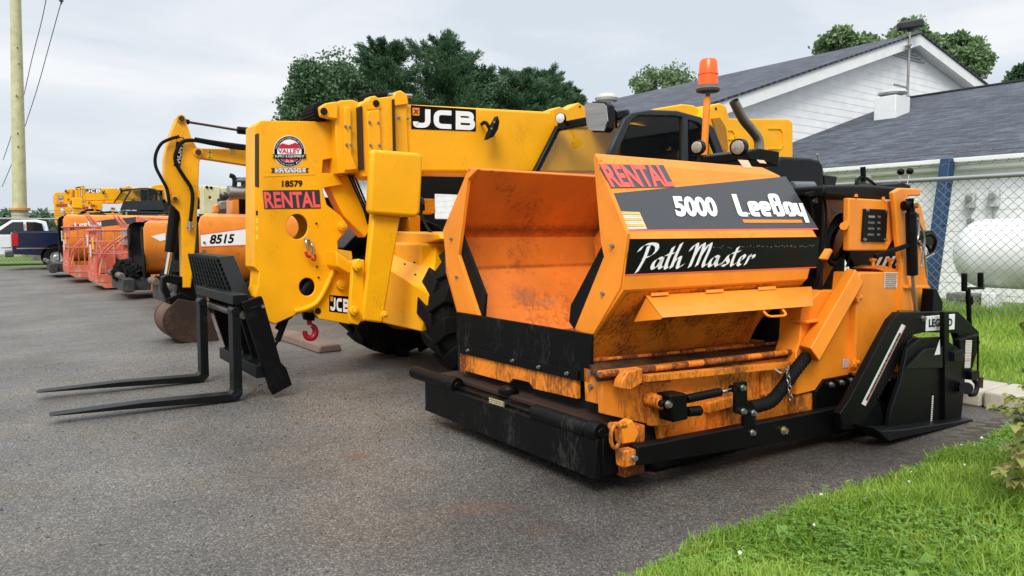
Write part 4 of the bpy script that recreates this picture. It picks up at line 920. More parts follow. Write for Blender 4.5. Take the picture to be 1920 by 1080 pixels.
MB().side([(1690, 720), (1712, 628), (1722, 632), (1700, 740)], 3.0, 3.2).side([(1693, 655), (1712, 648), (1710, 667), (1690, 672)], 2.95, 3.1).side([(1646, 745), (1668, 705), (1672, 720), (1662, 765)], 2.95, 3.0).build('screed_bracket', orange, pv, bevel=.006)
hp = MB().cyl(gY(1815, 540, 2.95), gY(1818, 614, 2.95), .020).cyl(gY(1806, 541, 2.95), gY(1844, 540, 2.95), .012).cyl(gY(1817, 556, 2.95), gY(1818, 570, 2.95), .030).build('crank_post', black, pv)
for p, q in (((1808, 546), (1808, 512)), ((1838.5, 538), (1838.5, 511))): MB().cyl(gY(*p, 2.95), gY(*q, 2.95), .024, n=18).build('crank_grip', black, hp, bevel=.006)
MB().side([(1752, 542), (1757, 542), (1768, 567), (1767, 586), (1748, 586)], 3.0, 3.1).build('fin', black, pv, bevel=.004)
MB().cyl(gY(1834, 630, 2.78), gY(1833, 708, 2.78), .008).side([(1822, 697), (1837, 695), (1837, 712), (1822, 713)], 2.76, 2.84).build('crank_rod', black, eg, bevel=.003)
MB().tube([gY(1826, 712, 2.8), gY(1832, 722, 2.78), gY(1828, 738, 2.78), gY(1818, 740, 2.8)], .02).build('crank_handle', black_metal, eg)
MB().cyl(gY(1812, 728, 2.76), gY(1812, 728, 2.70), .05).build('crank_gear', black_metal, eg)
MB().side([(1790, 660), (1806, 656), (1806, 675), (1790, 678)], 2.74, 2.80).cyl(gY(1806, 665, 2.76), gY(1786, 668, 2.76), .016).build('gate_latch', black_metal, eg, bevel=.004)
# ------------------------------------------------------------------ yellow telehandler
th = thing('telehandler', (5.5, 7.5, 0), 'large yellow telehandler with pallet forks lowered beside the orange paver', 'telehandler')
def tyre(c, r, w, parent, rim=yellow, lugs=15):
    x, y, z = c; m = MB()
    m.lathe((x, y - w / 2, z), (0, 1, 0), [(0, r * .55), (.01, r * .62), (.03, r * .86), (w * .14, r * .93), (w * .86, r * .93), (w - .03, r * .86), (w - .01, r * .62), (w, r * .55)], 40)
    for i in range(lugs):
        for s_ in (-1, 1):
            a0 = 2 * math.pi * (i + (.5 if s_ > 0 else 0)) / lugs
            def P(a, yy, rr): return Vector((x + rr * math.cos(a), y + yy, z + rr * math.sin(a)))
            y0, y1 = s_ * w * .53, -s_ * w * .05; da = .30 * 13 / lugs; sk_ = .20
            A_ = [P(a0, y0, r * .80), P(a0 + da, y0, r * .80), P(a0 + da + sk_, y1, r * .90), P(a0 + sk_, y1, r * .90)]
            B_ = [P(a0 + .02, y0, r * .985), P(a0 + da - .02, y0, r * .985), P(a0 + da + sk_ - .02, y1, r), P(a0 + sk_ + .02, y1, r)]
            m.add(A_ + B_, [(0, 1, 2, 3), (4, 5, 6, 7), (0, 1, 5, 4), (1, 2, 6, 5), (2, 3, 7, 6), (3, 0, 4, 7)])
    w_ = m.build('wheel', rubber, parent, bevel=.014)
    MB().lathe((x, y - w * .32, z), (0, 1, 0), [(0, .001), (0, r * .25), (.04, r * .28), (.06, r * .5), (-.03, r * .58), (w * .64, r * .58)], 28).build('rim', rim, w_)
    return w_
for x, y in ((4.22, 6.38), (4.16, 8.52), (8.4, 6.42), (8.4, 8.6)): tyre((x, y, .76), .76, .52, th, lugs=14)
def fender(cx, y0, y1, r, a0, a1, parent):
    m = MB(); n = 12; o = [(cx + r * math.cos(R(a0 + (a1 - a0) * i / n)), .7 + r * math.sin(R(a0 + (a1 - a0) * i / n))) for i in range(n + 1)]; q = [(cx + (r - .02) * math.cos(R(a0 + (a1 - a0) * i / n)), .7 + (r - .02) * math.sin(R(a0 + (a1 - a0) * i / n))) for i in range(n, -1, -1)]
    m.xz(o + q, y0, y1); m.xz([(x, z) for x, z in o] + [(cx, 1.25)], y1 - .02, y1); return m.build('fender', plastic, parent, bevel=.008)
fender(4.16, 8.24, 8.86, 1.06, 38, 140, th)
# boom head
HY = 7.28
ol = [(477, 236), (489, 226), (623, 228), (626, 262), (629, 296), (606, 300), (604, 324), (632, 326), (644, 346), (604, 353), (613, 384), (640, 405), (651, 420), (646, 437), (633, 452), (634, 472), (656, 490), (683, 487), (684, 602), (655, 608), (598, 598), (588, 581), (560, 588), (515, 608), (498, 600), (478, 556), (484, 535), (486, 510), (476, 500)]
hol = [circ(557, 425, 20.5, 23.5, 26), circ(576, 538, 15, 17, 22)]
hm = MB().side(ol, HY, HY + .028, hol)
oq = [gY(*p, HY + .026) for p in ol]
for a_, b_ in zip(oq, oq[1:] + oq[:1]): hm.face([a_, b_, b_ + Vector((0, .276, 0)), a_ + Vector((0, .276, 0))])
oq = [gY(*p, HY) for p in ol]; hm.prism([p + Vector((0, .275, 0)) for p in oq], (0, .028, 0), [[gY(*p, HY) + Vector((0, .275, 0)) for p in h] for h in hol])
hd = hm.build('boom_head', yellow, th, bevel=.008)
MB().prism([gX(480, 252 + 0, 2.02), gX(486, 250, 2.02), gX(486, 352, 2.02), gX(480, 350, 2.02)], (-.012, 0, 0)).build('slot', plain('slot_dark', (.03, .018, .004), .7), hd, bevel=.004)
MB().tube([gY(*p, HY - .02) for p in ((552, 584), (575, 578), (594, 567), (608, 545), (622, 515), (632, 488))], .028, n=12, smooth=6).build('weld_rib', yellow, hd)
for p, r_ in (((640, 424), .050), ((639, 533), .055)):
    c = gY(*p, HY); MB().cyl(c, c + Vector((0, -.05, 0)), r_, n=22).cyl(c + Vector((0, -.05, 0)), c + Vector((0, -.062, 0)), r_ * .55, n=16).build('pivot_pin', yellow, hd, bevel=.006)
c = gY(596, 583, HY); MB().cyl(c, c + Vector((0, -.006, 0)), .032, n=20).build('pin_hole', MATS['soot'], hd)
bolts(hd, [gY(*p, HY) for p in ((593, 419), (594, 500), (597, 520))], (0, -1, 0), .008, mat=MATS['slot_dark'])
MB().side([(494, 330), (590, 326), (590, 327.5), (494, 331.5)], HY - .004, HY + .01).build('weld_seam', yellow, hd)
cpl = MB().tube([gY(576, 452, HY), gY(574, 452, HY - .06), gY(576, 462, HY - .07), gY(579, 470, HY - .07)], .014).tube([gY(583, 455, HY), gY(584, 458, HY - .06), gY(587, 466, HY - .07), gY(588, 478, HY - .07)], .014).cyl(gY(572, 450, HY - .03), gY(580, 449, HY - .03), .02)
cp_ = cpl.build('hydraulic_coupling', steel, hd); MB().tube([gY(573, 472, HY - .06), gY(577, 480, HY - .07), gY(583, 481, HY - .07)], .017).tube([gY(585, 473, HY - .06), gY(591, 480, HY - .07), gY(590, 488, HY - .07), gY(584, 485, HY - .06)], .012).build('dust_cap', red_p, cp_)
for y in (395, 409, 424, 440): decal(hd, [gX(480.5, y, 2.02), gX(484.5, y, 2.02), gX(484.5, y + 9, 2.02), gX(480.5, y + 9, 2.02)], yellow_d if y != 395 else MATS['soot'], .004)
# writing on the head
decal(hd, [gY(492, 357, HY), gY(599, 356, HY), gY(601.5, 391, HY), gY(495.5, 392, HY)], rent_bg, .003)
letter(hd, 'RENTAL', gY(497, 390.5, HY), gY(600.5, 389, HY), gY(493.5, 359.5, HY), red_d, .006, bold=.03)
letter(hd, '18579', gY(528.5, 351, HY), gY(567, 350.2, HY), gY(528.5, 338.5, HY), black_d, .004, bold=.035)
def disc(px, py, rx, ry, mat, off, a0=0, a1=360, clip=None):
    pts = [(px + rx * math.cos(R(a0 + (a1 - a0) * i / 40)), py - ry * math.sin(R(a0 + (a1 - a0) * i / 40))) for i in range(40 + (a1 - a0 < 360))]
    return decal(hd, [gY(*p, HY) for p in pts], mat, off)
disc(542, 284, 29.3, 29.8, white_d, .003); disc(542, 284, 28.2, 28.7, black_d, .0045); disc(542, 283.5, 21.6, 22, white_d, .006); 
disc(542, 283.5, 21, 21.4, red2_d, .0075, 200, 340)
pts = [(521.5, 278.5), (523, 273), (529, 268.5), (535, 270.5), (541, 271.8), (547, 270), (553, 267.5), (559, 270), (562.8, 278.5)]
decal(hd, [gY(*p, HY) for p in pts], red2_d, .0078)
decal(hd, [gY(519.5, 279.5, HY), gY(564.5, 279.5, HY), gY(564.5, 289.5, HY), gY(519.5, 289.5, HY)], white_d, .0092)
letter(hd, 'VALLEY', gY(520.5, 288, HY), gY(562.5, 288, HY), gY(520.5, 279.3, HY), red2_d, .011, bold=.03)
decal(hd, [gY(510.5, 289.5, HY), gY(574.5, 289.5, HY), gY(572, 293.3, HY), gY(574.5, 297.3, HY), gY(510.5, 297.3, HY), gY(513, 293.3, HY)], black_d, .0105)
letter(hd, 'SUPPLY & EQUIPMENT', gY(514.5, 296, HY), gY(570, 296, HY), gY(514.5, 291, HY), white_d, .012, bold=.012)
letter(hd, 'Co. Inc.', gY(534.5, 304, HY), gY(549.5, 304, HY), gY(536, 299.5, HY), white_d, .010, bold=.02)
for k_, (txt, r_, a0, a1) in enumerate((('SALES-PARTS-SERVICE-RENTALS', 25.4, 168, 12), ('ESTABLISHED 1960', 25.4, 212, 328))):
    n = len(txt)
    for i, ch_ in enumerate(txt):
        if ch_ == ' ': continue
        a = R(a0 + (a1 - a0) * (i + .5) / n); ca, sa = math.cos(a), math.sin(a); up = 1 if k_ == 0 else -1
        cx, cy = 542 + r_ * ca, 284 - r_ * sa; tx, ty = (sa, ca) if k_ == 0 else (-sa, -ca); rx, ry = ca * up, -sa * up; w2, h2 = .9, 1.35
        if ch_ in '-I': w2 = .4
        if ch_ == '-': h2 = .5
        b0 = (cx - tx * w2 - rx * h2, cy - ty * w2 - ry * h2); b1 = (cx + tx * w2 - rx * h2, cy + ty * w2 - ry * h2); b2 = (cx - tx * w2 + rx * h2, cy - ty * w2 + ry * h2)
        letter(hd, ch_, gY(*b0, HY), gY(*b1, HY), gY(*b2, HY), white_d, .0065, bold=.0)
bq = [(508, 315), (579, 315), (576.5, 319.5), (579, 324), (508, 324.5), (510.5, 320)]; decal(hd, [gY(*p, HY) for p in bq], plain('dark_banner', (.06, .035, .015), .5), .003)
small_text_lines(hd, gY(511, 324, HY), gY(577, 323.5, HY), gY(511, 315.5, HY), 3, white_d, .005, seed=21, fill=.7)
decal(hd, [gY(617, 553, HY), gY(657, 556, HY), gY(656, 588.5, HY), gY(617, 584, HY)], black_d, .003)
decal(hd, [gY(619, 555.5, HY), gY(624, 556, HY), gY(624, 565, HY), gY(619, 564.5, HY)], orange_d, .005)
ribbon(hd, JCB, gY(619, 582, HY), gY(654, 586, HY), gY(619, 557, HY), white_d, .25, .28, .006, box=(-.12, 0, 3.0, 1.0))
# gooseneck behind the head, inner boom, collars, outer boom
MB().side([(634, 330), (662, 330), (702, 420), (684, 446), (644, 405), (618, 352)], 7.34, 7.52).build('gooseneck', yellow, th, bevel=.012)
MB().side([(604, 296), (640, 294), (640, 327), (604, 326)], 7.36, 7.50).build('inner_boom', paint('yellow_shaft', (.55, .24, .03), .4, .1), th)
m = MB()
for k_ in range(3): m.tube([gY(654 + k_ * 5, 328, 7.3), gY(664 + k_ * 5, 352, 7.28), gY(682 + k_ * 4, 392, 7.28), gY(690 + k_ * 3, 420, 7.3)], .011)
m.build('boom_hose', rubber, th)
ca = MB().side([(627, 194), (640, 188), (662, 187), (673, 192), (678, 322), (634, 326), (630, 260)], 7.14, 7.72).build('boom_collar', yellow, th, bevel=.012)
cb = MB().side([(672, 197), (690, 186), (737, 180), (740, 331), (681, 332), (678, 318)], 7.08, 7.76).build('boom_collar', yellow, th, bevel=.012)
for o, q in ((ca, [(646, 200), (658, 200), (660, 288), (672, 318), (648, 320), (645, 215)]), (cb, [(690, 208), (712, 205), (716, 290), (716, 328), (694, 330), (688, 218)])):
    MB().side(q, (7.14 if o is ca else 7.08) - .035, 7.16).build('wear_pad_housing', yellow, o, bevel=.012)
bolts(ca, [gY(*p, 7.10) for p in ((648, 237), (657, 238), (650, 271), (659, 271))], (0, -1, 0), .012)
bolts(cb, [gY(*p, 7.04) for p in ((693, 229), (710, 230), (695, 272), (712, 272))], (0, -1, 0), .012)
for p, y in (((705, 194), 7.06),):
    c = gY(*p, y); MB().cyl(c, c + Vector((0, -.01, 0)), .035).build('pin_hole', MATS['soot'], cb)
MB().side([(688, 190), (694, 181), (704, 179), (712, 185), (716, 205), (690, 207)], 7.06, 7.2).side([(736, 182), (742, 172), (752, 169), (764, 177), (767, 196), (737, 200)], 7.14, 7.7).build('boom_lug', yellow, cb, bevel=.014)
MB().side([(622.5, 232), (628.5, 230), (631, 297), (625, 297)], 7.25, 7.6).side([(673.5, 200), (679.5, 199), (683, 318), (677, 318)], 7.06, 7.14).side([(736, 186), (740, 186), (743, 322), (739, 322)], 7.06, 7.2).build('wear_gap', MATS['slot_dark'], th)
c0 = gY(605, 209, 7.2); dr = MB()
dr.cyl(c0, c0 + Vector((0, .4, 0)), .075, n=20)
for i in range(16):
    a = 2 * math.pi * i / 16; dr.bar(c0 + Vector((.08 * math.cos(a), .02, .08 * math.sin(a))), c0 + Vector((.08 * math.cos(a), .38, .08 * math.sin(a))), .022)
dr.build('chain_roller', rubber, ca)
MB().side([(600, 200), (612, 193), (634, 190), (634, 224), (618, 222), (603, 218)], 7.10, 7.18).build('boom_lug', yellow, ca, bevel=.014)
c = gY(607, 209, 7.095); MB().cyl(c, c + Vector((0, -.012, 0)), .036, n=18).build('pin_hole', MATS['soot'], ca)
MB().tube([gY(676, 186, 7.3), gY(695, 180, 7.3), gY(720, 178, 7.3), gY(744, 174, 7.3)], .035, n=10).tube([gY(676, 186, 7.45), gY(695, 181, 7.45), gY(720, 179, 7.45), gY(744, 175, 7.45)], .035, n=10).build('leaf_chain', rubber, cb)
MB().cyl(gY(728, 178, 7.18), gY(772, 180, 7.18), .022).build('chain_anchor', steel, cb)
BY = 7.20
def zt(x): return 2.935 + .052 * (x - 3.6)
def zb(x): return 2.225 + .043 * (x - 3.87)
bo = MB().xz([(3.56, zt(3.56)), (9.3, zt(9.3)), (9.3, zb(9.3)), (3.56, zb(3.56))], BY, 7.66).build('boom', yellow, th, bevel=.03, seg=3)
MB().side([(740, 190), (762, 191), (768, 322), (742, 322)], BY - .03, BY + .02).build('boom_band', yellow, bo, bevel=.01)
bolts(bo, [gY(*p, BY - .03) for p in ((748, 221), (765, 222))], (0, -1, 0), .012)
MB().side([(795, 316), (900, 318), (900, 328), (795, 326)], BY + .03, BY + .4).build('boom_rail', yellow, bo, bevel=.008)
MB().side([(1035, 206), (1050, 200), (1062, 205), (1085, 192), (1103, 205), (1103, 240), (1040, 240)], BY - .02, BY + .2).build('boom_lug', yellow, bo, bevel=.012)
c = gY(1087, 200, BY - .02); MB().cyl(c, c + Vector((0, -.006, 0)), .014).build('pin_hole', MATS['soot'], bo)
decal(bo, [gY(770, 197, BY), gY(892, 205, BY), gY(892, 246.5, BY), gY(771, 242, BY)], black_d, .004)
decal(bo, [gY(773, 202, BY), gY(786, 202.6, BY), gY(786, 217, BY), gY(773, 216.4, BY)], orange_d, .006)
strokes(bo, [[(.2, .2), (.45, .5), (.75, .25)], [(.3, .8), (.45, .55), (.8, .7)]], gY(773, 216.4, BY), gY(786, 217, BY), gY(773, 202, BY), black_d, .12, .008)
ribbon(bo, JCB, gY(774, 239, BY), gY(889.5, 244, BY), gY(774, 203.5, BY), white_d, .26, .30, .007, box=(-.11, 0, 3.0, 1.0))
MB().side([(934, 217), (937, 229), (934, 243), (926, 256), (914, 262), (919, 248), (926, 232)], BY - .2, BY - .12).tube([gY(903, 233, BY - .02), gY(911, 230, BY - .12), (gY(921, 247, BY - .15))], .022).tube([gY(915, 258, BY - .14), gY(926, 250, BY)], .015, smooth=1).build('boom_mirror_bracket', black, bo, bevel=.006)
for p in ((926, 229), (921, 241)): 
    c = gY(*p, BY - .2); MB().cyl(c, c + Vector((0, -.01, 0)), .012).build('bolt', steel, bo)
# rear tower, boom tail
MB().side([(1224, 222), (1232, 203), (1280, 195), (1300, 197), (1330, 214), (1335, 250), (1230, 250)], 7.16, 7.74).build('boom_tail', yellow, bo, bevel=.02)
tw = MB().side([(1322, 220), (1334, 197), (1350, 193), (1362, 199), (1368, 222), (1480, 223), (1487, 230), (1487, 296), (1340, 330), (1330, 260)], 6.95, 7.95).build('rear_tower', yellow, th, bevel=.02, seg=3)
MB().side([(1336, 222), (1350, 220), (1362, 240), (1366, 280), (1352, 284)], 6.92, 6.96).build('tower_recess', paint('recess_brown', (.42, .17, .01), .5), tw, bevel=.004)
for (x0, y0, x1, y1) in ((1366, 243, 1380, 262), (1442, 240, 1470, 280)):
    q = [(x0, y0), (x1 - 6, y0), (x1, y0 + 8), (x1, y1 - 8), (x1 - 6, y1), (x0, y1), (x0, y1 - 2), (x1 - 7, y1 - 2), (x1 - 2, y1 - 9), (x1 - 2, y0 + 9), (x1 - 7, y0 + 2), (x0, y0 + 2)]; MB().side(q, 6.935, 6.96).build('pressed_rib', yellow, tw)
c = gY(1342, 204, 6.95); MB().cyl(c, c + Vector((0, -.008, 0)), .02).build('pin_hole', MATS['soot'], tw)
MB().side([(1459, 302), (1466, 293), (1520, 295), (1538, 299), (1545, 310), (1546, 372), (1532, 384), (1440, 384), (1440, 310)], 6.3, 8.3).build('engine_cover', plastic, th, bevel=.05, seg=4)
MB().cyl(gY(1484, 350, 6.2), gY(1523, 350, 6.2), .075, n=22).build('air_filter', paint('grey_can', (.12, .13, .14), .4), th, bevel=.01)
MB().side([(1546, 328), (1570, 331), (1567, 348), (1546, 346)], 6.4, 7.0).build('rear_box', plastic, th, bevel=.01)
# chassis
MB().box(3.65, 9.6, 6.9, 8.25, .55, 1.45).build('chassis', yellow, th, bevel=.03)
ax = MB().front([(690, 596), (718, 606), (790, 622), (804, 549), (780, 536), (737, 508), (700, 498)], 3.5, 4.3).build('axle_housing', yellow, th, bevel=.015)
A_, B_, Cc, D_ = gX(700, 498, 3.5), gX(806, 549, 3.5), gX(822, 437, 3.95), gX(744, 433, 3.95)
ap_ = MB().prism([A_, B_, Cc, D_], (.25, .0, -.15)).build('chassis_slope', yellow, th, bevel=.012)
MB().front([(744, 434), (822, 438), (828, 448), (740, 470)], 3.75, 4.4).build('chassis_deck', yellow, th, bevel=.015)
br_ = MB().front([(797, 548), (799, 475), (808, 452), (822, 443), (834, 447), (836, 470), (836, 552)], 4.0, 4.08, [circ(810, 467, 5, 9, 14)]).build('tie_down', yellow, th, bevel=.008)
decal(br_, [gX(818, 459, 4.0), gX(826, 460, 4.0), (gX(826, 476, 4.0)), gX(818, 475, 4.0)], paper_d, .003); decal(br_, [gX(818, 478, 4.0), gX(826, 479, 4.0), (gX(826, 493, 4.0)), gX(818, 492, 4.0)], paper_d, .003)
decal(br_, [gX(820, 465, 4.0), gX(824, 465, 4.0), (gX(824, 472, 4.0)), gX(820, 471, 4.0)], black_d, .005)
bolts(th, [gX(752, 459, 3.7), gX(801, 500, 4.0)], (-1, 0, 0), .022)
bolts(ap_, [gX(760, 495, 3.55), gX(778, 492, 3.55), gX(780, 515, 3.52)], (-1, 0, 0), .008, mat=MATS['slot_dark'])
MB().front([(748, 404), (768, 404), (768, 436), (748, 436)], 4.2, 4.35).build('hose_post', yellow, th, bevel=.01)
MB().tube([gX(790, 372, 4.2), gX(794, 385, 4.1), gX(790, 400, 4.1), gX(800, 425, 4.0), gX(812, 440, 3.95)], .016).tube([gX(787, 372, 4.2), gX(791, 378, 4.2), gX(791, 395, 4.2)], .035, smooth=2).build('hydraulic_hose', rubber, th)
MB().front([(782, 376), (794, 372), (797, 398), (788, 402)], 4.25, 4.4).build('hose_bracket', yellow, th, bevel=.01)
# raised stabiliser beside the near front wheel
st = MB().side([(700, 398), (752, 402), (718, 606), (680, 601)], 6.60, 6.70).build('stabiliser_leg', yellow, th, bevel=.02, seg=3)
MB().side([(697, 281), (704, 280), (791, 287), (794, 296), (789, 400), (780, 408), (695, 401), (692, 392)], 6.52, 6.62).build('stabiliser_pad', yellow, st, bevel=.035, seg=4)
for (p, r_) in (((672, 500), .045), ((666, 583), .045), ((722, 590), .035)):
    c = gY(*p, 6.58); MB().cyl(c, c + Vector((0, .06, 0)), r_, n=20).cyl(c - Vector((0, .02, 0)), c, r_ * .5, n=16).build('pivot_pin', yellow, st, bevel=.006)
MB().side([(662, 492), (674, 485), (683, 490), (682, 596), (672, 610), (658, 606), (655, 590)], 6.64, 6.70).build('stabiliser_bracket', yellow, st, bevel=.01)
MB().side([(630, 470), (655, 490), (668, 500), (655, 515), (632, 500)], 7.0, 7.3).build('stabiliser_arm', yellow, st, bevel=.015)
# cab
CY = 6.30
cab_m = paint('cab_charcoal', (.022, .026, .031), .32, .15, bstr=0)
cab = MB().side([(1100, 420), (1136, 300), (1172, 222), (1184, 211), (1220, 205), (1270, 207), (1315, 219), (1340, 239), (1360, 290), (1372, 420)], CY, CY + .07,
    [[(1140, 330), (1152, 300), (1186, 224), (1198, 217), (1265, 218), (1280, 220), (1281, 330)], [(1292, 330), (1291, 224), (1308, 230), (1328, 247), (1345, 290), (1352, 330)]]).build('cab_frame', cab_m, th, bevel=.018, seg=3)
MB().side([(1184, 211), (1220, 205), (1270, 207), (1315, 219), (1340, 239), (1336, 246), (1312, 228), (1270, 216), (1192, 220)], CY + .07, 7.15).build('cab_roof', cab_m, cab, bevel=.02)
nt, ft = gY(1180, 213, CY + .03), gY(1047, 238, 7.12); nb_, fb = gY(1120, 345, CY + .03), gY(990, 350, 7.12)
MB().bar(ft, fb, .07, .07).bar(nt, ft, .09, .10).build('front_pillar', plastic, cab, bevel=.015)
MB().face([nt, ft, fb, nb_]).build('windscreen', glass_m, cab)
MB().face([gY(*p, CY + .035) for p in [(1140, 330), (1152, 300), (1186, 224), (1198, 217), (1265, 218), (1280, 220), (1281, 330)]]).face([gY(*p, CY + .035) for p in [(1292, 330), (1291, 224), (1308, 230), (1328, 247), (1345, 290), (1352, 330)]]).build('side_window', glass_m, cab)
MB().box(6.75, 8.0, 7.08, 7.14, 1.4, 2.98).box(7.55, 7.60, 6.4, 7.08, 1.4, 2.9).build('dark_panel', black, cab)  # black panels added inside the cab to darken its side window
MB().box(6.55, 7.2, 6.45, 7.0, 1.5, 2.0).box(7.1, 7.3, 6.45, 7.0, 2.0, 2.62).build('seat', plastic, cab, bevel=.05)
MB().lathe((6.25, 6.72, 2.32), (-.6, 0, .8), [(0, .18), (.015, .2), (.03, .18), (.015, .16), (0, .18)], 22).cyl((6.25, 6.72, 2.32), (6.1, 6.72, 1.6), .03).build('steering_wheel', black, cab)
MB().box(5.6, 7.6, 6.35, 7.12, 1.05, 1.62).build('cab_floor', plastic, cab, bevel=.02)
MB().prism([gY(1268, 262, 7.0), gY(1283, 258, 7.0), gY(1283, 330, 7.0), gY(1240, 330, 7.0), gY(1250, 285, 7.0)], (0, .04, 0)).build('cab_trim', yellow, cab, bevel=.01)
hl = gX(1051, 222, 5.5); axv = Vector((-.9, -.43, 0)).normalized()
o = MB().lathe(hl, -axv, [(-.02, .062), (.02, .066), (.05, .05), (.07, .02), (.071, 0)], 24).bar(hl - axv * .05, nt.lerp(ft, .85), .03).build('head_lamp', plastic, cab)
MB().lathe(hl + axv * .015, axv, [(0, .058), (.008, .045), (.014, 0)], 24).build('lamp_lens', plain('clear_lens', (.62, .62, .60), .12, 0, .6), o)
mr = MB().front([(1105, 196), (1110, 190), (1134, 190), (1140, 197), (1140, 240), (1133, 248), (1111, 248), (1105, 240)], 5.45, 5.55).build('mirror', plastic, cab, bevel=.012)
mp2 = [gX(*p, 5.43) for p in [(1108, 199), (1112, 194), (1133, 194), (1137, 199), (1137, 238), (1131, 245), (1112, 245), (1108, 238)]]; mzc = sum(p.z for p in mp2) / 8
myc = sum(p.y for p in mp2) / 8
MB().prism([p + Vector(((p.z - mzc) * -.16 - (p.y - myc) * .34 - .03, 0, 0)) for p in mp2], (.004, 0, 0)).build('mirror_glass', mirror_m, mr)
MB().tube([gX(1122, 215, 5.56), gX(1145, 205, 5.75), gX(1154, 212, 5.9), gX(1155, 240, 6.0)], .018).build('mirror_arm', plastic, mr)
# lifting hook under the head
hk = MB().cyl(gY(579, 596, 7.42), gY(581, 609, 7.42), .026)
MB().cyl(gY(545, 575, HY + .12), gY(606, 500, HY + .12), .09).build('black_cylinder', black, hd)  # black cylinder added inside the head to darken its lower hole
cx, cy = 581.5, 622
hk.tube([gY(cx + 10 * math.cos(t) , cy + 12 * math.sin(t), 7.42) for t in [R(d) for d in range(-75, 200, 22)]], lambda t: .036 - .022 * abs(t - .45), n=12, smooth=3)
hk.build('lifting_hook', red_p, th)
MB().side([(570, 585), (592, 588), (590, 602), (572, 600)], 7.38, 7.46).tube([gY(546, 590, 7.5), gY(532, 600, 7.5), gY(520, 618, 7.5)], .035, smooth=2).build('hook_lug', black, th, bevel=.006)
# fork carriage
fk = MB()
NPY, FPY = 6.86, 8.28
fk.side([(453, 567), (490, 555), (493, 560), (527, 680), (537, 690), (548, 722), (512, 741), (505, 728)], NPY, NPY + .05)
fc = fk.build('fork_carriage', black, th, bevel=.006)
xo = gY(455, 568, NPY)
def sl_(z, d=0): return 1.80 + (1 - z) * .28 + d      # lean of the carriage
m = MB(); m.xz([(sl_(1.0), 1.0), (sl_(1.0) + .22, 1.04), (sl_(.13) + .22, .16), (sl_(.13) + .02, .08)], FPY, FPY + .05); m.build('side_plate', black, fc, bevel=.006)
m = MB(); m.prism([(1.74, NPY + .05, .99), (1.74, NPY + .05, .90), (1.88, NPY + .05, .90), (1.88, NPY + .05, .99)], (0, FPY - NPY + .10, 0)); m.build('top_rail', black_metal, fc, bevel=.006)
m = MB(); m.prism([(1.93, NPY + .05, .32), (1.93, NPY + .05, .20), (2.14, NPY + .05, .20), (2.14, NPY + .05, .32)], (0, FPY - NPY - .05, 0)); m.build('lower_rail', black_metal, fc, bevel=.006)
MB().cyl((1.83, NPY + .05, .80), (1.83, FPY, .80), .035, n=18).build('fork_shaft', paint('worn_shaft', (.16, .15, .13), .4, 0, metal=.8, grime=.4, gcol=(.22, .15, .04)), fc)
for y in (7.35, 7.66): MB().xz([(1.86, .95), (1.98, .95), (2.2, .16), (2.08, .12)], y, y + .05).build('stiffener', black, fc, bevel=.005)
# load backrest box
q = [gX(354, 476, 1.86), gX(409, 482, 1.86), gX(441, 560, 1.86), gX(368, 545, 1.86)]
b0, b1 = gX(420, 478, 1.98), gX(451, 558, 1.98)
bk_ = MB().prism([gX(354, 476, 1.86), gX(409, 482, 1.86), gX(441, 562, 1.86), gX(366, 546, 1.86)], (.16, 0, .012)).build('load_backrest', black, fc, bevel=.008)
m = MB(); 
for i in range(11):
    f = (i + .5) / 11; m.bar(q[0].lerp(q[1], f) + Vector((-.014, 0, 0)), q[3].lerp(q[2], f) + Vector((-.014, 0, 0)), .018, .022)
for i in range(9):
    f = (i + .5) / 9; m.bar(q[0].lerp(q[3], f) + Vector((-.008, 0, 0)), q[1].lerp(q[2], f) + Vector((-.008, 0, 0)), .012, .01)
m.build('backrest_mesh', black, bk_)
for Yf, heel, top, tip in ((6.92, (443, 745), (441, 582), (92, 769)), (8.02, (381, 707), (381, 572), (68, 722))):
    h_ = gY(*heel, Yf); t_ = gY(*tip, Yf); hx_, hz = h_.x, .035; tz = .075; tx_ = t_.x + .0
    m = MB(); m.xz([(hx_ + .06, .86), (hx_ - .015, .86), (hx_ - .02, hz + .07), (hx_ - .05, hz + .045), (tx_ + .7, tz + .022), (tx_ + .04, tz + .008), (tx_, tz), (tx_ + .5, tz - .018), (hx_ - .02, hz - .022), (hx_ + .02, hz - .015), (hx_ + .06, hz + .03)], Yf, Yf + .15)
    f_ = m.build('fork', black_metal, fc, bevel=.008)
    MB().cyl((hx_ + .02, Yf - .008, .84), (hx_ + .02, Yf + .158, .84), .042, n=18).build('fork_eye', black_metal, f_, bevel=.006)
bolts(fc, [gY(493, 574, NPY), gY(489, 673, NPY + .3)], (0, -1, 0), .014)
MB().side([(470, 577), (496, 570), (497, 573), (471, 580)], NPY - .01, NPY + .02).build('grip_rail', black_metal, fc, bevel=.003)
MB().cyl(gY(520, 640, 7.4), gY(545, 575, 7.4), .03).cyl(gY(512, 655, 7.4), gY(520, 640, 7.4), .015).build('black_cylinder', black, fc)  # tilt cylinder of the fork carriage
# ------------------------------------------------------------------ second telehandler, far end of the row (a copy without forks)
S2 = 1.0; t2 = th.copy(); COL.objects.link(t2); t2.scale = (S2, S2, S2)
for ch_ in list(th.children):
    if not ch_.name.startswith('fork_carriage'): copy_tree(ch_, t2)
t2.location = (gY(100, 380, 52.0).x + 3.48, 52.22, 1.35)
t2['label'] = 'distant yellow telehandler parked beyond the salmon boom lifts at the far end of the row'; t2['group'] = 'telehandlers'; th['group'] = 'telehandlers'

t3 = copy_tree(t2); t3.location = (t2.location.x + 1.5, 56.6, 1.35)
t3['label'] = 'farthest yellow telehandler partly hidden behind another telehandler at the far end of the row'
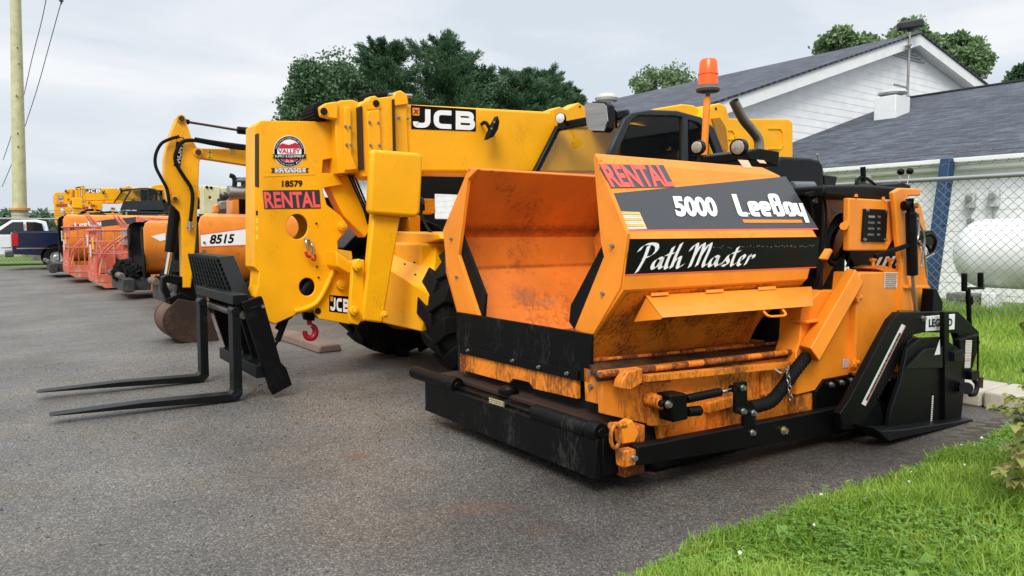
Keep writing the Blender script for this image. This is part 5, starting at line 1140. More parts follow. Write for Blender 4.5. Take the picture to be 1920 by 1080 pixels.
# ------------------------------------------------------------------ backhoe with folded digging arm
bh = thing('backhoe', (6.5, 11.4, 0), 'yellow backhoe digger with its arm folded and rusty bucket resting on the asphalt', 'backhoe')
AY = 11.25
dp = MB().side([(332, 219), (339, 216), (347, 221), (360, 260), (369, 276), (378, 289), (374, 305), (371, 378), (368, 440), (366, 470), (358, 540), (343, 540), (340, 410), (337, 398), (316, 376), (309, 333), (309, 300), (313, 275), (320, 251)], AY, AY + .22).build('dipper', yellow_worn, bh, bevel=.014)
for p, r_ in (((339.5, 223), .058), ((327.5, 373), .045), ((371, 286), .065)):
    c = gY(*p, AY); MB().cyl(c, c + Vector((0, -.03, 0)), r_, n=20).build('pivot_pin', yellow_worn, dp, bevel=.005); MB().cyl(c + Vector((0, -.03, 0)), c + Vector((0, -.045, 0)), r_ * .65, n=16).build('pin_cap', paint('pin_rust', (.05, .03, .02), .6, 0), dp)
dq = [gY(331.5, 256, AY), gY(345, 258, AY), gY(338, 313, AY), gY(325.5, 311, AY)]
decal(dp, dq, black_d, .003); 
decal(dp, [dq[0].lerp(dq[1], .1).lerp(dq[3], .03), dq[1].lerp(dq[0], .1).lerp(dq[2], .03), dq[1].lerp(dq[2], .17), dq[0].lerp(dq[3], .17)], orange_d, .005)
letter(dp, 'WOW', dq[2].lerp(dq[3], .88).lerp(dq[1], .02), dq[1].lerp(dq[0], .88).lerp(dq[2], .2), dq[2].lerp(dq[3], .12), white_d, .006, bold=.03)
bm2 = MB().side([(368, 278), (380, 278), (475, 279.5), (640, 272), (800, 300), (800, 330), (640, 322), (475, 312), (384, 298), (368, 297)], AY + .03, AY + .19).build('digger_boom', yellow_worn, bh, bevel=.014)
letter(bm2, '16', gY(464, 301, AY + .03), gY(476, 301.5, AY + .03), gY(464, 289.5, AY + .03), black_d, .004, bold=.03)
lq = [gY(389, 280, AY + .03), gY(398, 280, AY + .03), gY(398, 297, AY + .03), gY(389, 297, AY + .03)]; decal(bm2, lq, yellow_d, .003); strokes(bm2, [[(.2, .1), (.8, .1), (.5, .45), (.2, .1)], [(.2, .6), (.8, .6), (.5, .92), (.2, .6)]], lq[3], lq[2], lq[0], black_d, .06, .005)
MB().side([(431, 273), (436, 273), (437, 287), (431, 287)], AY, AY + .05).build('hose_clamp', cream, bm2)
MB().cyl(gY(348, 228, AY + .1), gY(446, 244, AY + .1), .018).build('chrome_rod', paint('rod_worn', (.10, .06, .05), .3, 0, metal=.8), bh)
MB().cyl(gY(445, 244, AY + .1), gY(640, 262, AY + .1), .055, n=20).cyl(gY(344, 227, AY + .1), gY(355, 229, AY + .1), .035).build('dipper_cylinder', black, bh, bevel=.006)
bc_ = MB().cyl(gY(329, 383, AY + .1), gY(319, 473, AY + .1), .075, n=20).build('bucket_cylinder', black, bh, bevel=.008)
MB().cyl(gY(319, 473, AY + .1), gY(312, 514, AY + .1), .030).build('chrome_rod', chrome, bc_)
for pts, r_ in ((((336, 256), (318, 261), (302, 270), (292, 290), (292, 312), (303, 335), (313, 355), (318, 385)), .022), (((478, 280), (440, 277), (400, 270), (360, 263), (340, 268), (329, 290), (331, 308), (344, 330), (358, 352), (361, 375), (357, 415)), .026), (((470, 276), (430, 271), (395, 266), (365, 261)), .03)):
    MB().tube([gY(*p, AY - .06) for p in pts], r_, smooth=5).build('hydraulic_hose', rubber, bh)
MB().cyl(gY(356, 415, AY - .05), gY(356, 432, AY - .05), .03).cyl(gY(350, 426, AY - .05), gY(362, 426, AY - .05), .018).build('hose_fitting', steel, bh)
MB().side([(304, 520), (315, 515), (360, 522), (360, 530), (330, 534), (312, 530), (322, 560), (314, 566), (304, 545)], AY + .02, AY + .2).build('tipping_link', black, bh, bevel=.01)
MB().side([(334, 524), (366, 521), (370, 575), (326, 582), (330, 550)], AY + .04, AY + .2).build('bucket_mount', black, bh, bevel=.01)
bk0 = [(2.02, .55), (2.1, .62), (2.42, .60), (2.62, .50), (2.78, .10), (2.70, .03), (2.45, .0), (2.2, .03), (2.02, .12), (1.9, .28), (1.9, .42)]
cB = gY(306, 600, 11.1)
bo_ = [(v.x, v.y) for v in catmull([Vector((a, b, 0)) for a, b in ((322, 572), (309, 586), (305, 603), (310, 620), (325, 635), (350, 643), (400, 645))], 5)] + [(412, 640), (392, 580), (368, 566), (335, 560)]
bkt = MB().side(bo_, 11.08, 11.12).build('bucket', rust, bh, bevel=.006)
MB().prism([gY(*p, 11.08) + Vector((0, .64, 0)) for p in bo_], (0, .04, 0)).build('bucket_side', rust, bkt, bevel=.006)
pr = [gY(*p, 11.10) for p in ((322, 572), (309, 586), (305, 603), (310, 620), (325, 635), (350, 643), (400, 645))]
m = MB()
pr = catmull(pr, 5)
for a_, b_ in zip(pr, pr[1:]): m.face([a_, b_, b_ + Vector((0, .64, 0)), a_ + Vector((0, .64, 0))])
m.build('bucket_shell', paint('bucket_back', (.13, .066, .043), .65, 0, grime=.5, gcol=(.07, .035, .02), gscale=5, bstr=.3), bkt)
MB().side([(322, 572), (314, 560), (340, 548), (362, 560), (340, 566)], 11.2, 11.6).build('bucket_ear', black, bkt, bevel=.01)
# cab and body, mostly behind the telehandler
w0, w1 = gY(816, 363, 10.7), gY(872, 411, 10.7)
cb_ = MB().xz([(5.3, .5), (8.2, .5), (8.2, 1.35), (7.6, 2.85), (5.5, 2.85), (5.3, 1.5)], 10.7, 10.78, [[(w0.x, w1.z), (w1.x, w1.z), (w1.x, w0.z), (w0.x, w0.z)], [(7.0, 1.5), (7.7, 1.5), (7.45, 2.45), (7.0, 2.45)]]).xz([(5.3, .5), (8.2, .5), (8.2, 1.35), (7.6, 2.85), (5.5, 2.85), (5.3, 1.5)], 12.1, 12.18, [[(5.7, 1.6), (7.75, 1.6), (7.5, 2.5), (5.7, 2.5)]]).box(5.4, 7.6, 10.78, 12.1, 2.72, 2.86).box(5.4, 8, 10.78, 12.1, .5, 1.2).build('cab', plastic, bh, bevel=.02)
MB().face([(6.4, 10.74, 1.5), (7.7, 10.74, 1.5), (7.45, 10.74, 2.45), (6.4, 10.74, 2.45)]).build('cab_window', glass_m, cb_)
MB().box(4.7, 5.3, 10.6, 12.3, .5, 1.3).box(8.2, 10.2, 10.9, 12.0, .6, 1.5).build('body', yellow_worn, bh, bevel=.03)
for x, y, r_ in ((7.0, 10.5, .75), (7.0, 12.4, .75), (9.4, 10.6, .5), (9.4, 12.3, .5)): tyre((x, y, r_), r_, .4, bh)

# ------------------------------------------------------------------ larger pavers further along the row
def big_paver(x0, y0, W, top, label, deco, lump=True, stack=True, L=3.2, bx=.42):
    p = thing('paver', (x0 + 1.6, y0 + W / 2, 0), label, 'paver', 'large orange pavers in the row')
    sec = [(.16, top), (.05, top - .06), (0, top - .18), (0, 1.25), (.06, 1.05), (.22, .80), (.5, .58)]
    def shell(mir):
        n = len(sec); m = MB(); S = [(y0 + W - a if mir else y0 + a, z) for a, z in sec]
        xf = [x0 + .16, x0 + .05, x0, x0, x0 + .02, x0 + .06, x0 + .1]
        A = [Vector((x, y, z)) for x, (y, z) in zip(xf, S)]; B = [Vector((x0 + L, y, z)) for y, z in S]
        o = Vector((0, -.04 if mir else .04, -.01)); vs = A + B + [q + o for q in B] + [q + o for q in A]; fs = []
        for r_ in range(4):
            q = (r_ + 1) % 4
            for i in range(n - 1): fs.append((r_ * n + i, r_ * n + i + 1, q * n + i + 1, q * n + i))
        return m.add(vs, fs + [(0, n, 2 * n, 3 * n), (n - 1, 2 * n - 1, 3 * n - 1, 4 * n - 1)])
    wn_ = shell(False).build('hopper_wing', orange_far, p, bevel=.008); wf = shell(True).build('hopper_wing', tar, p, bevel=.008)
    n = len(sec); m = MB()
    q = [Vector((x0 + .04, y0 + a + .055, z - .01)) for a, z in sec]
    m.add(q + [v + Vector((L - .1, 0, 0)) for v in q], [(i, i + 1, n + i + 1, n + i) for i in range(n - 1)]); m.build('wing_lining', tar, wn_)
    m = MB().box(x0 + L - .5, x0 + L, y0 + .1, y0 + W - .1, .5, top - .1).prism([(x0 + .1, y0 + .4, .6), (x0 + L, y0 + .4, .6), (x0 + L, y0 + W - .4, .6), (x0 + .1, y0 + W - .4, .6)], (0, 0, -.1)); m.build('hopper_floor', tar, p)
    # rubber skirt hanging in the mouth
    m = MB(); rn = random.Random(int(y0 * 10))
    for s_ in (0, 1):
        ys = y0 + .06 if s_ == 0 else y0 + W - .06; dy = .45 if s_ == 0 else -.45
        pts = [(x0 - .01, ys, top - .2)] + [(x0 - .01, ys + dy * (.62 + .2 * math.sin(i * 1.3) + rn.uniform(-.08, .08)), top - .15 - i * .19) for i in range(7)] + [(x0 - .01, ys, .5)]
        m.prism(pts, (.03, 0, 0))
    m.build('rubber_skirt', tar, p)
    bu_ = MB().box(x0 - bx, x0 - bx + .16, y0 + .1, y0 + W - .1, .18, .52).box(x0 - bx + .16, x0 + .5, y0 + .35, y0 + W - .35, .2, .5).box(x0 - bx - .05, x0 - bx + .2, y0 + .02, y0 + .16, .2, .5).build('bumper', grey_black, p, bevel=.02)
    for a, b in ((.2, .85), (W - .85, W - .2)): MB().cyl((x0 - bx - .04, y0 + a, .56), (x0 - bx - .04, y0 + b, .56), .075, n=18).build('push_roller', roller_m, bu_, bevel=.01)
    m = MB(); m.box(x0 + .15, x0 + L, y0 + .18, y0 + .24, .2, .58); m.build('side_frame', orange_dirty, p)
    if lump:
        m = bmesh.new(); rn = random.Random(int(y0 * 7))
        for i in range(16):
            r_ = rn.uniform(.10, .24); c = Vector((x0 - .1 + rn.uniform(-.22, .25), y0 + .3 + rn.random() * (W - .6), .5 + rn.uniform(-.05, .28)))
            g = bmesh.ops.create_icosphere(m, subdivisions=3, radius=r_, matrix=Matrix.Translation(c))
            for v in g['verts']: v.co += (v.co - c).normalized() * rn.uniform(-.06, .07)
        mb = MB(); m.verts.index_update(); mb.add([v.co.copy() for v in m.verts], [tuple(v.index for v in f.verts) for f in m.faces]); m.free(); mb.build('tar_crust', asph_lump, p)
    MB().box(x0 + L, x0 + L + 1.9, y0 + .2, y0 + W - .2, .3, 1.75).build('engine_body', black, p, bevel=.03)
    for y in (y0 + .15, y0 + W - .5): MB().xz([(x0 + .9, 0), (x0 + 4.2, 0), (x0 + 4.5, .3), (x0 + 4.2, .62), (x0 + .9, .62), (x0 + .6, .3)], y, y + .35).build('track', rubber, p, bevel=.05)
    if stack:
        e = MB().box(x0 + .9, x0 + 3, y0 + .5, y0 + W - .3, 1.72, 2.32).build('engine_hood', black, p, bevel=.02)
        MB().box(x0 + .72, x0 + .86, y0 + .45, y0 + .9, 1.6, 2.34).build('hood_edge', orange_far, e, bevel=.02)
    deco(p, wn_); return p, wn_
orange_far = paint('orange_paint_row', (.84, .26, .03), .4, .25, grime=.10, gcol=(.25, .08, .02), gscale=2)
tar = paint('tarred_rubber', (.007, .007, .007), .7, 0, grime=.2, gcol=(.03, .026, .022), gscale=6, bstr=.5)
grey_black = paint('bumper_grey', (.035, .036, .036), .6, .05, grime=.45, gcol=(.10, .095, .085), gscale=4)
roller_m = paint('roller_steel', (.20, .18, .15), .5, 0, metal=.6, grime=.6, gcol=(.06, .05, .04), gscale=8)
Y8 = 14.6
def deco8515(p, w_):
    f = lambda px, py: gY(px, py, Y8)
    decal(w_, [f(376, 441), f(480, 427), f(480, 458), f(377, 462)], white_d, .004); decal(w_, [f(377, 462.3), f(480, 458.3), f(480, 459.8), f(377, 463.8)], red_d, .005); decal(w_, [f(376, 439.3), f(480, 425.3), f(480, 426.6), f(376, 440.6)], red_d, .005)
    letter(w_, '8515', f(392, 458), f(437, 456), f(395.5, 440), black_d, .006, bold=.035)
    decal(w_, [f(462, 441.5), f(480, 439.5), f(480, 451), f(463, 452)], orange_d, .006)
    z = MB(); ee = f(435, 365)
    e2 = thing_part = MB().cyl(f(433, 362), f(520, 360), .125, n=24).cyl(f(428, 362), f(434, 362), .14, n=24).build('muffler', exhaust_m, p)
    MB().tube([f(439, 352), f(440, 345), f(440, 337), f(437, 331), f(431, 329)], .045, n=12).build('exhaust_pipe', MATS['soot'], e2)
    MB().lathe(f(457, 352), (0, 0, 1), [(0, .05), (.10, .05), (.11, .16), (.13, .17), (.16, .13), (.19, .12), (.20, 0)], 22).build('rain_cap', plain('cap_grey', (.10, .105, .12), .5), e2)
    c = f(420, 368); MB().lathe(c, (-.3, -1, 0), [(0, .085), (.03, .085), (.06, .03), (.061, 0)], 18).build('gauge', plain('gauge_m', (.05, .05, .05), .3, .5), p)
    MB().side([(412, 378), (424, 376), (424, 392), (412, 393)], Y8 + .3, Y8 + .5).build('filter_bowl', galv, p, bevel=.01); MB().side([(402, 385), (410, 382), (412, 398), (402, 400)], Y8 + .3, Y8 + .5).build('hood_edge', orange_far, p, bevel=.02)
    bolts(p, [f(383, 455), f(382, 470)], (0, -1, 0), .02)
def deco_tri(p, w_):
    Y_ = 19.0; f = lambda px, py: gY(px, py, Y_); decal(w_, [f(283, 443), f(310, 437), f(310, 450), f(300, 452)], white_d, .006)
def deco_band(p, w_):
    Y_ = 30.0; f = lambda px, py: gY(px, py, Y_)
    decal(w_, [f(128, 424), f(200, 412), f(262, 406), f(262, 418), f(200, 424), f(130, 432)], grey_d, .006)
    ribbon(w_, LB, f(140, 426), f(190, 421), f(139, 417), white_d, .17, .07, .010, box=(0, 0, 2.82, 1.03)); decal(w_, [f(140, 428), f(190, 423), f(190, 424.4), f(140, 429.4)], red_d, .01)
x8 = gY(373, 430, Y8).x; big_paver(x8, Y8, 2.7, 1.93, 'orange paver marked 8515 on a white stripe behind the digger bucket', deco8515)
x3 = gY(269, 430, 19.0).x; big_paver(x3, 19.0, 2.6, 1.86, 'orange paver with tar crusted hopper mouth between the boom lift baskets and digger arm', deco_tri, stack=False)
x4 = gY(119, 430, 30.0).x; big_paver(x4, 30.0, 2.9, 2.22, 'long orange paver with grey lettered band behind both salmon baskets', deco_band, stack=False, L=4.2, lump=False)

# ------------------------------------------------------------------ boom lifts with salmon baskets
def boom_lift(x0, y0, z0, W, label, seed):
    b = thing('boom_lift', (x0 + 3.5, y0 + W / 2, 0), label, 'boom lift', 'salmon boom lifts')
    bk = MB(); D, H = .9, 1.42
    t = .018
    def rail(z, r_=t): 
        c = [(x0, y0, z), (x0 + D, y0, z), (x0 + D, y0 + W, z), (x0, y0 + W, z)]
        for i in range(4): bk.cyl(c[i], c[(i + 1) % 4], r_, n=8)
    rail(z0 + H, .027); rail(z0 + H * .55); rail(z0 + H * .78, .014); 
    for i in range(9):
        y = y0 + W * i / 8
        for x in (x0, x0 + D): bk.cyl((x, y, z0), (x + (.06 if x == x0 else 0), y, z0 + H), t, n=8)
    for x in (x0 + D * .5,):
        for y in (y0, y0 + W): bk.cyl((x, y, z0), (x, y, z0 + H), t, n=8)
    for y in (y0 + W * .22, y0 + W * .62): bk.tube([(x0 + D, y - .3, z0 + H), (x0 + D - .2, y - .22, z0 + H + .3), (x0 + D - .25, y + .22, z0 + H + .42), (x0 + D, y + .3, z0 + H)], .022).tube([(x0 + .1, y, z0 + .1), (x0 + .3, y + .1, z0 + .8), (x0 + D - .05, y + .15, z0 + H * .9)], .03)
    o = bk.build('basket', salmon, b)
    tr_ = MB().box(x0 - .01, x0 + D, y0 - .01, y0 + W + .01, z0 - .05, z0).box(x0 - .02, x0, y0, y0 + W, z0, z0 + .22).box(x0, x0 + D, y0 - .02, y0, z0, z0 + .22).prism([(x0, y0 - .01, z0 - .05), (x0 + D, y0 - .01, z0 - .05), (x0 + D * .8, y0 - .01, z0 - .17), (x0 + .2, y0 - .01, z0 - .17)], (0, W, 0)).build('toe_tray', salmon, o, bevel=.008)
    MB().box(x0 + D - .1, x0 + D + .12, y0 + W * .3, y0 + W * .7, z0 + H * .7, z0 + H * 1.05).build('control_box', plain('ctrl%d' % seed, (.30, .29, .26), .5), o, bevel=.02)
    for k_, (u, v_) in enumerate(((.12, .75), (.45, .6), (.8, .8))): MB().box(x0 - .04, x0 - .02, y0 + W * u, y0 + W * (u + .09), z0 + H * (v_ - .12), z0 + H * (v_ + .12)).build('tag_plate', paper_d if k_ else yellow_d, o)
    MB().box(x0 + D + .02, x0 + D + .5, y0 + W * .35, y0 + W * .65, z0 - .1, z0 + .75).build('rotator', salmon, b, bevel=.03)
    MB().prism([(x0 + D + .4, y0 + W * .4, z0 + .5), (x0 + D + 1.3, y0 + W * .4, z0 + 1.75), (x0 + D + 1.7, y0 + W * .4, z0 + 1.65), (x0 + D + .8, y0 + W * .4, z0 + .2)], (0, W * .2, 0)).build('jib', salmon, b, bevel=.02)
    MB().bar((x0 + D + 1.2, y0 + W * .5, z0 + 1.62), (x0 + 7.0, y0 + W * .5, z0 + 1.42), .26, .3).build('boom', salmon, b, bevel=.02)
    MB().box(x0 + 3.4, x0 + 6.6, y0 - .1, y0 + W + .1, .4, .95).box(x0 + 4.6, x0 + 6.9, y0 + .1, y0 + W - .1, .95, 1.45).build('chassis', salmon, b, bevel=.04)
    for x in (x0 + 3.7, x0 + 6.2):
        for y in (y0 - .1, y0 + W + .1): tyre((x, y, .42), .42, .3, b, rim=salmon, lugs=12)
    return b
boom_lift(2.2, 22.9, .22, 2.1, 'boom lift with salmon basket hanging just above the asphalt, nearer of two', 1)
boom_lift(1.8, 26.6, .34, 2.1, 'boom lift with salmon basket directly in front of the long lettered paver', 2)
# ------------------------------------------------------------------ cream machine behind the 8515 paver
cm = thing('cream_handler', (6, 21.5, 0), 'pale cream lifting machine with drilled steel head standing behind the paver marked 8515', 'lifting machine')
f = lambda px, py: gY(px, py, 21.2)
hd2 = MB().side([(381, 347), (412, 350), (416, 400), (408, 430), (380, 430)], 21.2, 21.6, [circ(394, 371, 3, 3, 12)]).build('head_plate', cream, cm, bevel=.02)
MB().side([(408, 352), (480, 349), (560, 340), (560, 372), (480, 366), (412, 368)], 21.25, 21.6).build('boom', cream, cm, bevel=.02)
bolts(hd2, [f(388, 351), f(396, 352)], (0, -1, 0), .03, mat=black)
MB().box(4.5, 9.5, 20.9, 22.4, .6, 1.4).build('chassis', cream, cm, bevel=.04)
MB().box(6.2, 7.8, 20.9, 21.7, 1.4, 2.7).build('cab', plastic, cm, bevel=.05)
for x in (5.2, 8.6):
    for y in (20.8, 22.5): tyre((x, y, .62), .62, .4, cm, rim=cream, lugs=12)
# red pickup seen in the gap behind the boom head
# ------------------------------------------------------------------ pickups
def pickup(x0, y0, d, body, label, z0=0., crew=True, lift=0.):
    """rear at x0, pointing along d (+1: +X, -1: -X), near side at y0"""
    t = thing('pickup_truck', (x0 + d * 2.8, y0 + 1, 0), label, 'pickup truck', 'parked pickup trucks'); X = lambda a: x0 + d * a; s_ = lift
    def xz(pts, ya, yb, holes=()): return [(X(a), b + s_) for a, b in pts]
    wells = lambda cx: [(cx + .48 * math.cos(R(a)), .40 + .48 * math.sin(R(a))) for a in range(170, 5, -20)]
    low = [(0, .55)] + [(.75, .50)] + [(cx, z) for cx, z in wells(1.25)] + [(1.78, .45), (4.1, .45)] + wells(4.6) + [(5.15, .5), (5.75, .55), (5.8, .95), (5.6, 1.12), (4.3, 1.22), (2.3, 1.24), (2.28, 1.30), (0, 1.30), (-.02, .9)]
    o = MB().xz(xz(low, 0, 0), y0, y0 + 1.95).build('body', body, t, bevel=.05, seg=3)
    m = MB().box(min(X(.1), X(2.15)), max(X(.1), X(2.15)), y0 + .12, y0 + 1.83, .75 + s_, 1.34 + s_); m.build('bed_liner', plain('liner%d' % int(y0), (.01, .01, .012), .6), o)
    cabp = [(2.32, 1.2), (2.42, 1.78), (2.75, 1.86), (3.6, 1.84), (4.45, 1.22)]
    c = MB().prism([(X(a), y0 + .12 + (.10 if b > 1.4 else 0), b + s_) for a, b in cabp], (0, 1.72, 0)).build('cab', body, o, bevel=.05, seg=3)
    for q in ([(2.52, 1.27), (2.58, 1.70), (2.80, 1.76), (3.12, 1.76), (3.12, 1.27)], [(3.22, 1.27), (3.22, 1.76), (3.58, 1.75), (4.18, 1.27)]):
        MB().prism([(X(a), y0 + .10, b + s_) for a, b in q], (0, .03, 0)).build('side_window', dark_glass, c)
    MB().prism([(X(2.35), y0 + .3, 1.32 + s_), (X(2.41), y0 + .3, 1.72 + s_), (X(2.41), y0 + 1.65, 1.72 + s_), (X(2.35), y0 + 1.65, 1.32 + s_)], (-.02 * d, 0, 0)).build('rear_window', dark_glass, c)
    for ya in (y0 - .01, y0 + 1.78): MB().box(min(X(-.03), X(.16)), max(X(-.03), X(.16)), ya, ya + .18, .82 + s_, 1.24 + s_).build('tail_light', tail_m, o, bevel=.01)
    MB().box(min(X(-.035), X(-.0)), max(X(-.035), X(0)), y0 + .2, y0 + 1.75, .72 + s_, 1.27 + s_).build('tailgate', silver, o, bevel=.01)
    MB().box(min(X(-.22), X(.02)), max(X(-.22), X(.02)), y0 - .02, y0 + 1.97, .45 + s_, .66 + s_).build('bumper', paint('pk_bumper%d' % int(y0), (.10, .10, .10), .4, .2, metal=.5), o, bevel=.03)
    MB().box(min(X(0.1), X(4)), max(X(.1), X(4)), y0 - .012, y0 + .005, .72 + s_, .76 + s_).build('side_trim', chrome, o)
    for cx in (1.25, 4.6):
        for ya in (y0 + .02, y0 + 1.68):
            w_ = MB().lathe((X(cx), ya, .40 + s_), (0, 1, 0), [(0, .22), (.0, .34), (.04, .40), (.21, .40), (.25, .34), (.25, .22)], 28).build('wheel', rubber, t)
            MB().lathe((X(cx), ya + .01, .40 + s_), (0, 1, 0), [(0, .001), (-.01, .08), (.02, .12), (.0, .2), (.03, .24)], 20).build('rim', silver, w_)
    return t
p1 = pickup(1.25, 37.6, 1, navy, 'dark navy pickup truck with silver tailgate seen past the long lettered paver'); p1.scale = (1.25,) * 3
p2 = pickup(4.0, 42.8, -1, white_car, 'white crew cab pickup parked by the yard fence behind the navy truck'); p2.scale = (1.2,) * 3; p2.location.x += .4
# ------------------------------------------------------------------ vegetation
def raw_mesh(name, co, quads, mat, parent=None, loc=(0, 0, 0)):
    off = np.array(rootloc(parent) if parent else loc, dtype=np.float32); co = np.asarray(co, dtype=np.float32) - off
    me = bpy.data.meshes.new(name); k = quads.shape[1]; nf = len(quads)
    me.vertices.add(len(co)); me.vertices.foreach_set('co', co.ravel())
    me.loops.add(nf * k); me.loops.foreach_set('vertex_index', quads.astype(np.int32).ravel())
    me.polygons.add(nf); me.polygons.foreach_set('loop_start', np.arange(0, nf * k, k, dtype=np.int32)); me.polygons.foreach_set('loop_total', np.full(nf, k, dtype=np.int32))
    me.update(calc_edges=True); me.materials.append(mat)
    o = bpy.data.objects.new(name, me); COL.objects.link(o)
    if parent: o.parent = parent
    else: o.location = loc
    return o
def leaves(rng, P, size, aspect=.55, droop=0., dirs=None):
    """diamond leaves at points P; returns verts, quads"""
    n = len(P); d = rng.normal(size=(n, 3)) if dirs is None else dirs + rng.normal(size=(n, 3)) * .45
    d[:, 2] -= droop; d /= np.linalg.norm(d, axis=1)[:, None]
    r = rng.normal(size=(n, 3)); u = np.cross(d, r); u /= np.linalg.norm(u, axis=1)[:, None] + 1e-9
    s = (size * rng.uniform(.6, 1.35, n))[:, None]
    V = np.stack([P, P + d * s * .5 + u * s * aspect * .5, P + d * s, P + d * s * .5 - u * s * aspect * .5], 1).reshape(-1, 3)
    return V, np.arange(n * 4).reshape(n, 4)
def trunk(parent, x, y, z0, z1, r, limbs, name='trunk'):
    m = MB(); m.tube([(x, y, z0), (x + r * .3, y, (z0 + z1) * .4), (x, y + r * .3, z1)], lambda t: r * (1 - .75 * t), n=10)
    for a, b, q in limbs: m.tube([a, (Vector(a) + Vector(b)) / 2 + Vector((0, 0, .15)), b], lambda t: q * (1 - .8 * t), n=6)
    return m.build(name, bark, parent)
def leafy_tree(x, y, zc, rx, rz, mat, label, seed, n=16000, leaf=.30, group='trees', z0=0., clumps=46):
    rng = np.random.default_rng(seed)
    t = thing('broadleaf_tree', (x, y, z0), label, 'tree', group)
    c = rng.normal(size=(clumps, 3)); c /= np.linalg.norm(c, axis=1)[:, None]; c *= (rng.uniform(.35, 1, clumps) ** .5)[:, None]
    c[:, 2] = np.abs(c[:, 2]) * np.where(rng.random(clumps) < .72, 1, -.8)
    cen = np.array([x, y, zc]) + c * np.array([rx, rx, rz]) * .82
    cs = rng.uniform(.14, .42, clumps) * (rx + rz) / 2
    k = rng.integers(0, clumps, n); g = rng.normal(size=(n, 3)); g /= np.linalg.norm(g, axis=1)[:, None]
    rr = rng.random(n) ** .45 * np.where(rng.random(n) < .15, 1.22, 1)
    P = cen[k] + g * (cs[k] * rr)[:, None] * np.array([1, 1, .75])
    V, Q = leaves(rng, P, leaf, .6, .3); raw_mesh('crown', V, Q, mat, t)
    trunk(t, x, y, z0, zc + rz * .5, rx * .07, [((x, y, zc - rz * .5 + i * .1), tuple(cen[i]), rx * .025) for i in range(min(14, clumps))])
    return t
def pine_tree(x, y, top, r, label, seed, n=22000, z0=0., low=.15, mat=None):
    rng = np.random.default_rng(seed); t = thing('pine_tree', (x, y, z0), label, 'tree', 'trees behind the machines')
    P = []; D = []; limbs = []; H = top - z0; z = z0 + H * low; nb = 0
    br = []
    while z < top - .2:
        f = (z - z0) / H; L = r * min(1., (1 - f) / .42) ** .62 + .15
        for j in range(6):
            a = rng.uniform(0, 6.28); l = L * rng.uniform(.6, 1.12); up = (.10 + .5 * f) * l * rng.uniform(.6, 1.4); br.append((z, a, l, up))
        z += H * .035 * (1.15 - .5 * f)
    per = n // len(br)
    for (z, a, l, up) in br:
        m = max(12, int(per * (l / r + .25) * 1.1)); s = rng.uniform(.18, 1, m) ** .75
        w = .28 * l * (1.15 - s) + .16
        off = rng.normal(size=(m, 3)) * (w * .55)[:, None] * np.array([1, 1, .5])
        px = np.stack([x + np.cos(a) * l * s, y + np.sin(a) * l * s, z + up * s ** 1.6], 1) + off
        P.append(px); dd = np.stack([np.full(m, np.cos(a)), np.full(m, np.sin(a)), np.full(m, .55)], 1); D.append(dd)
        limbs.append(((x, y, z), (x + math.cos(a) * l * .8, y + math.sin(a) * l * .8, z + up * .8), .05))
    P = np.concatenate(P); D = np.concatenate(D)
    V, Q = leaves(rng, P, .34, .22, 0, D); raw_mesh('crown', V, Q, mat or leaf_pine, t)
    trunk(t, x, y, z0, top - .3, r * .09, limbs[::3]); return t
TY = 50.0
def tr(px, py): return gY(px, py, TY)
for i, (px, pt, hw, lab) in enumerate(((582, 108, 60, 'dark rounded broadleaf tree, leftmost of the row behind the boom head'), (655, 90, 76, 'wide dark broadleaf tree behind the yellow boom collars, second in the row'), (735, 104, 72, 'dark broadleaf tree filling the gap under the first slender pine'))):
    top = tr(px, pt); rx = hw * .0315 * 1.15; rz = (top.z - 4.2) / 2 + .6
    leafy_tree(top.x, TY + i * 1.5, top.z - rz * .95, rx, rz, leaf_dark, lab, 20 + i, n=48000, leaf=.25, group='trees behind the machines', clumps=90)
for i, (px, pt, r_, lab) in enumerate(((745, 70, 2.1, 'slender paler pine rising between the broadleaf trees and the tall pine'), (866, 56, 3.1, 'tallest broad pine standing above the lettering on the yellow boom'), (955, 112, 2.7, 'dark pine just to the side of the tallest pine, behind the boom'), (1005, 122, 2.2, 'smaller grey green pine in the middle of the pine group'), (1062, 122, 2.7, 'rounded pine nearest the roof end, behind the round work lamp'), (1135, 152, 1.5, 'short sparse pine top showing beside the white roof ventilator'))):
    top = tr(px, pt); pine_tree(top.x, TY + 2 + (i % 3) * 1.4, top.z, r_ * 1.75, lab, 40 + i, n=80000)
for i, (px, py, hx, hy, X_, lab) in enumerate(((1588, 106, 54, 52, 34, 'light green tree top showing over the hall roof ridge'), (1712, 98, 52, 54, 38, 'light tree top directly behind the gable peak and floodlight'), (1802, 122, 54, 64, 40, 'large light green tree beyond the gable slope of the hall'), (1914, 158, 28, 32, 44, 'small dark tree top at the far end of the low wing ridge'), (1242, 172, 66, 58, 36, 'pale airy tree behind the hall roof near the orange beacon'))):
    c = gX(px, py, X_); dep = (c - C0).dot(FW); rx = hx * dep / FPX; rz = hy * dep / FPX
    leafy_tree(c.x, c.y, c.z, rx * 1.05, rz * 1.1, leaf_mid if i != 3 else leaf_dark, lab, 70 + i, n=15000 if i < 4 else 5000, leaf=.21, group='trees behind the hall', clumps=24)
# far hedge line beyond the yard fence
rng = np.random.default_rng(5); n = 26000
P = np.stack([rng.uniform(-25, 26, n), rng.uniform(78, 82, n), np.zeros(n)], 1); P[:, 2] = rng.random(n) ** .8 * (2.6 + .9 * np.sin(P[:, 0] * .7) + .5 * np.sin(P[:, 0] * 2.1))
V, Q = leaves(rng, P, .5, .6); o = raw_mesh('distant_treeline', V, Q, leaf_dark, loc=(0, 80, 0)); tag(o, 'low dark line of bushes beyond the far fence', 'treeline', kind='stuff')

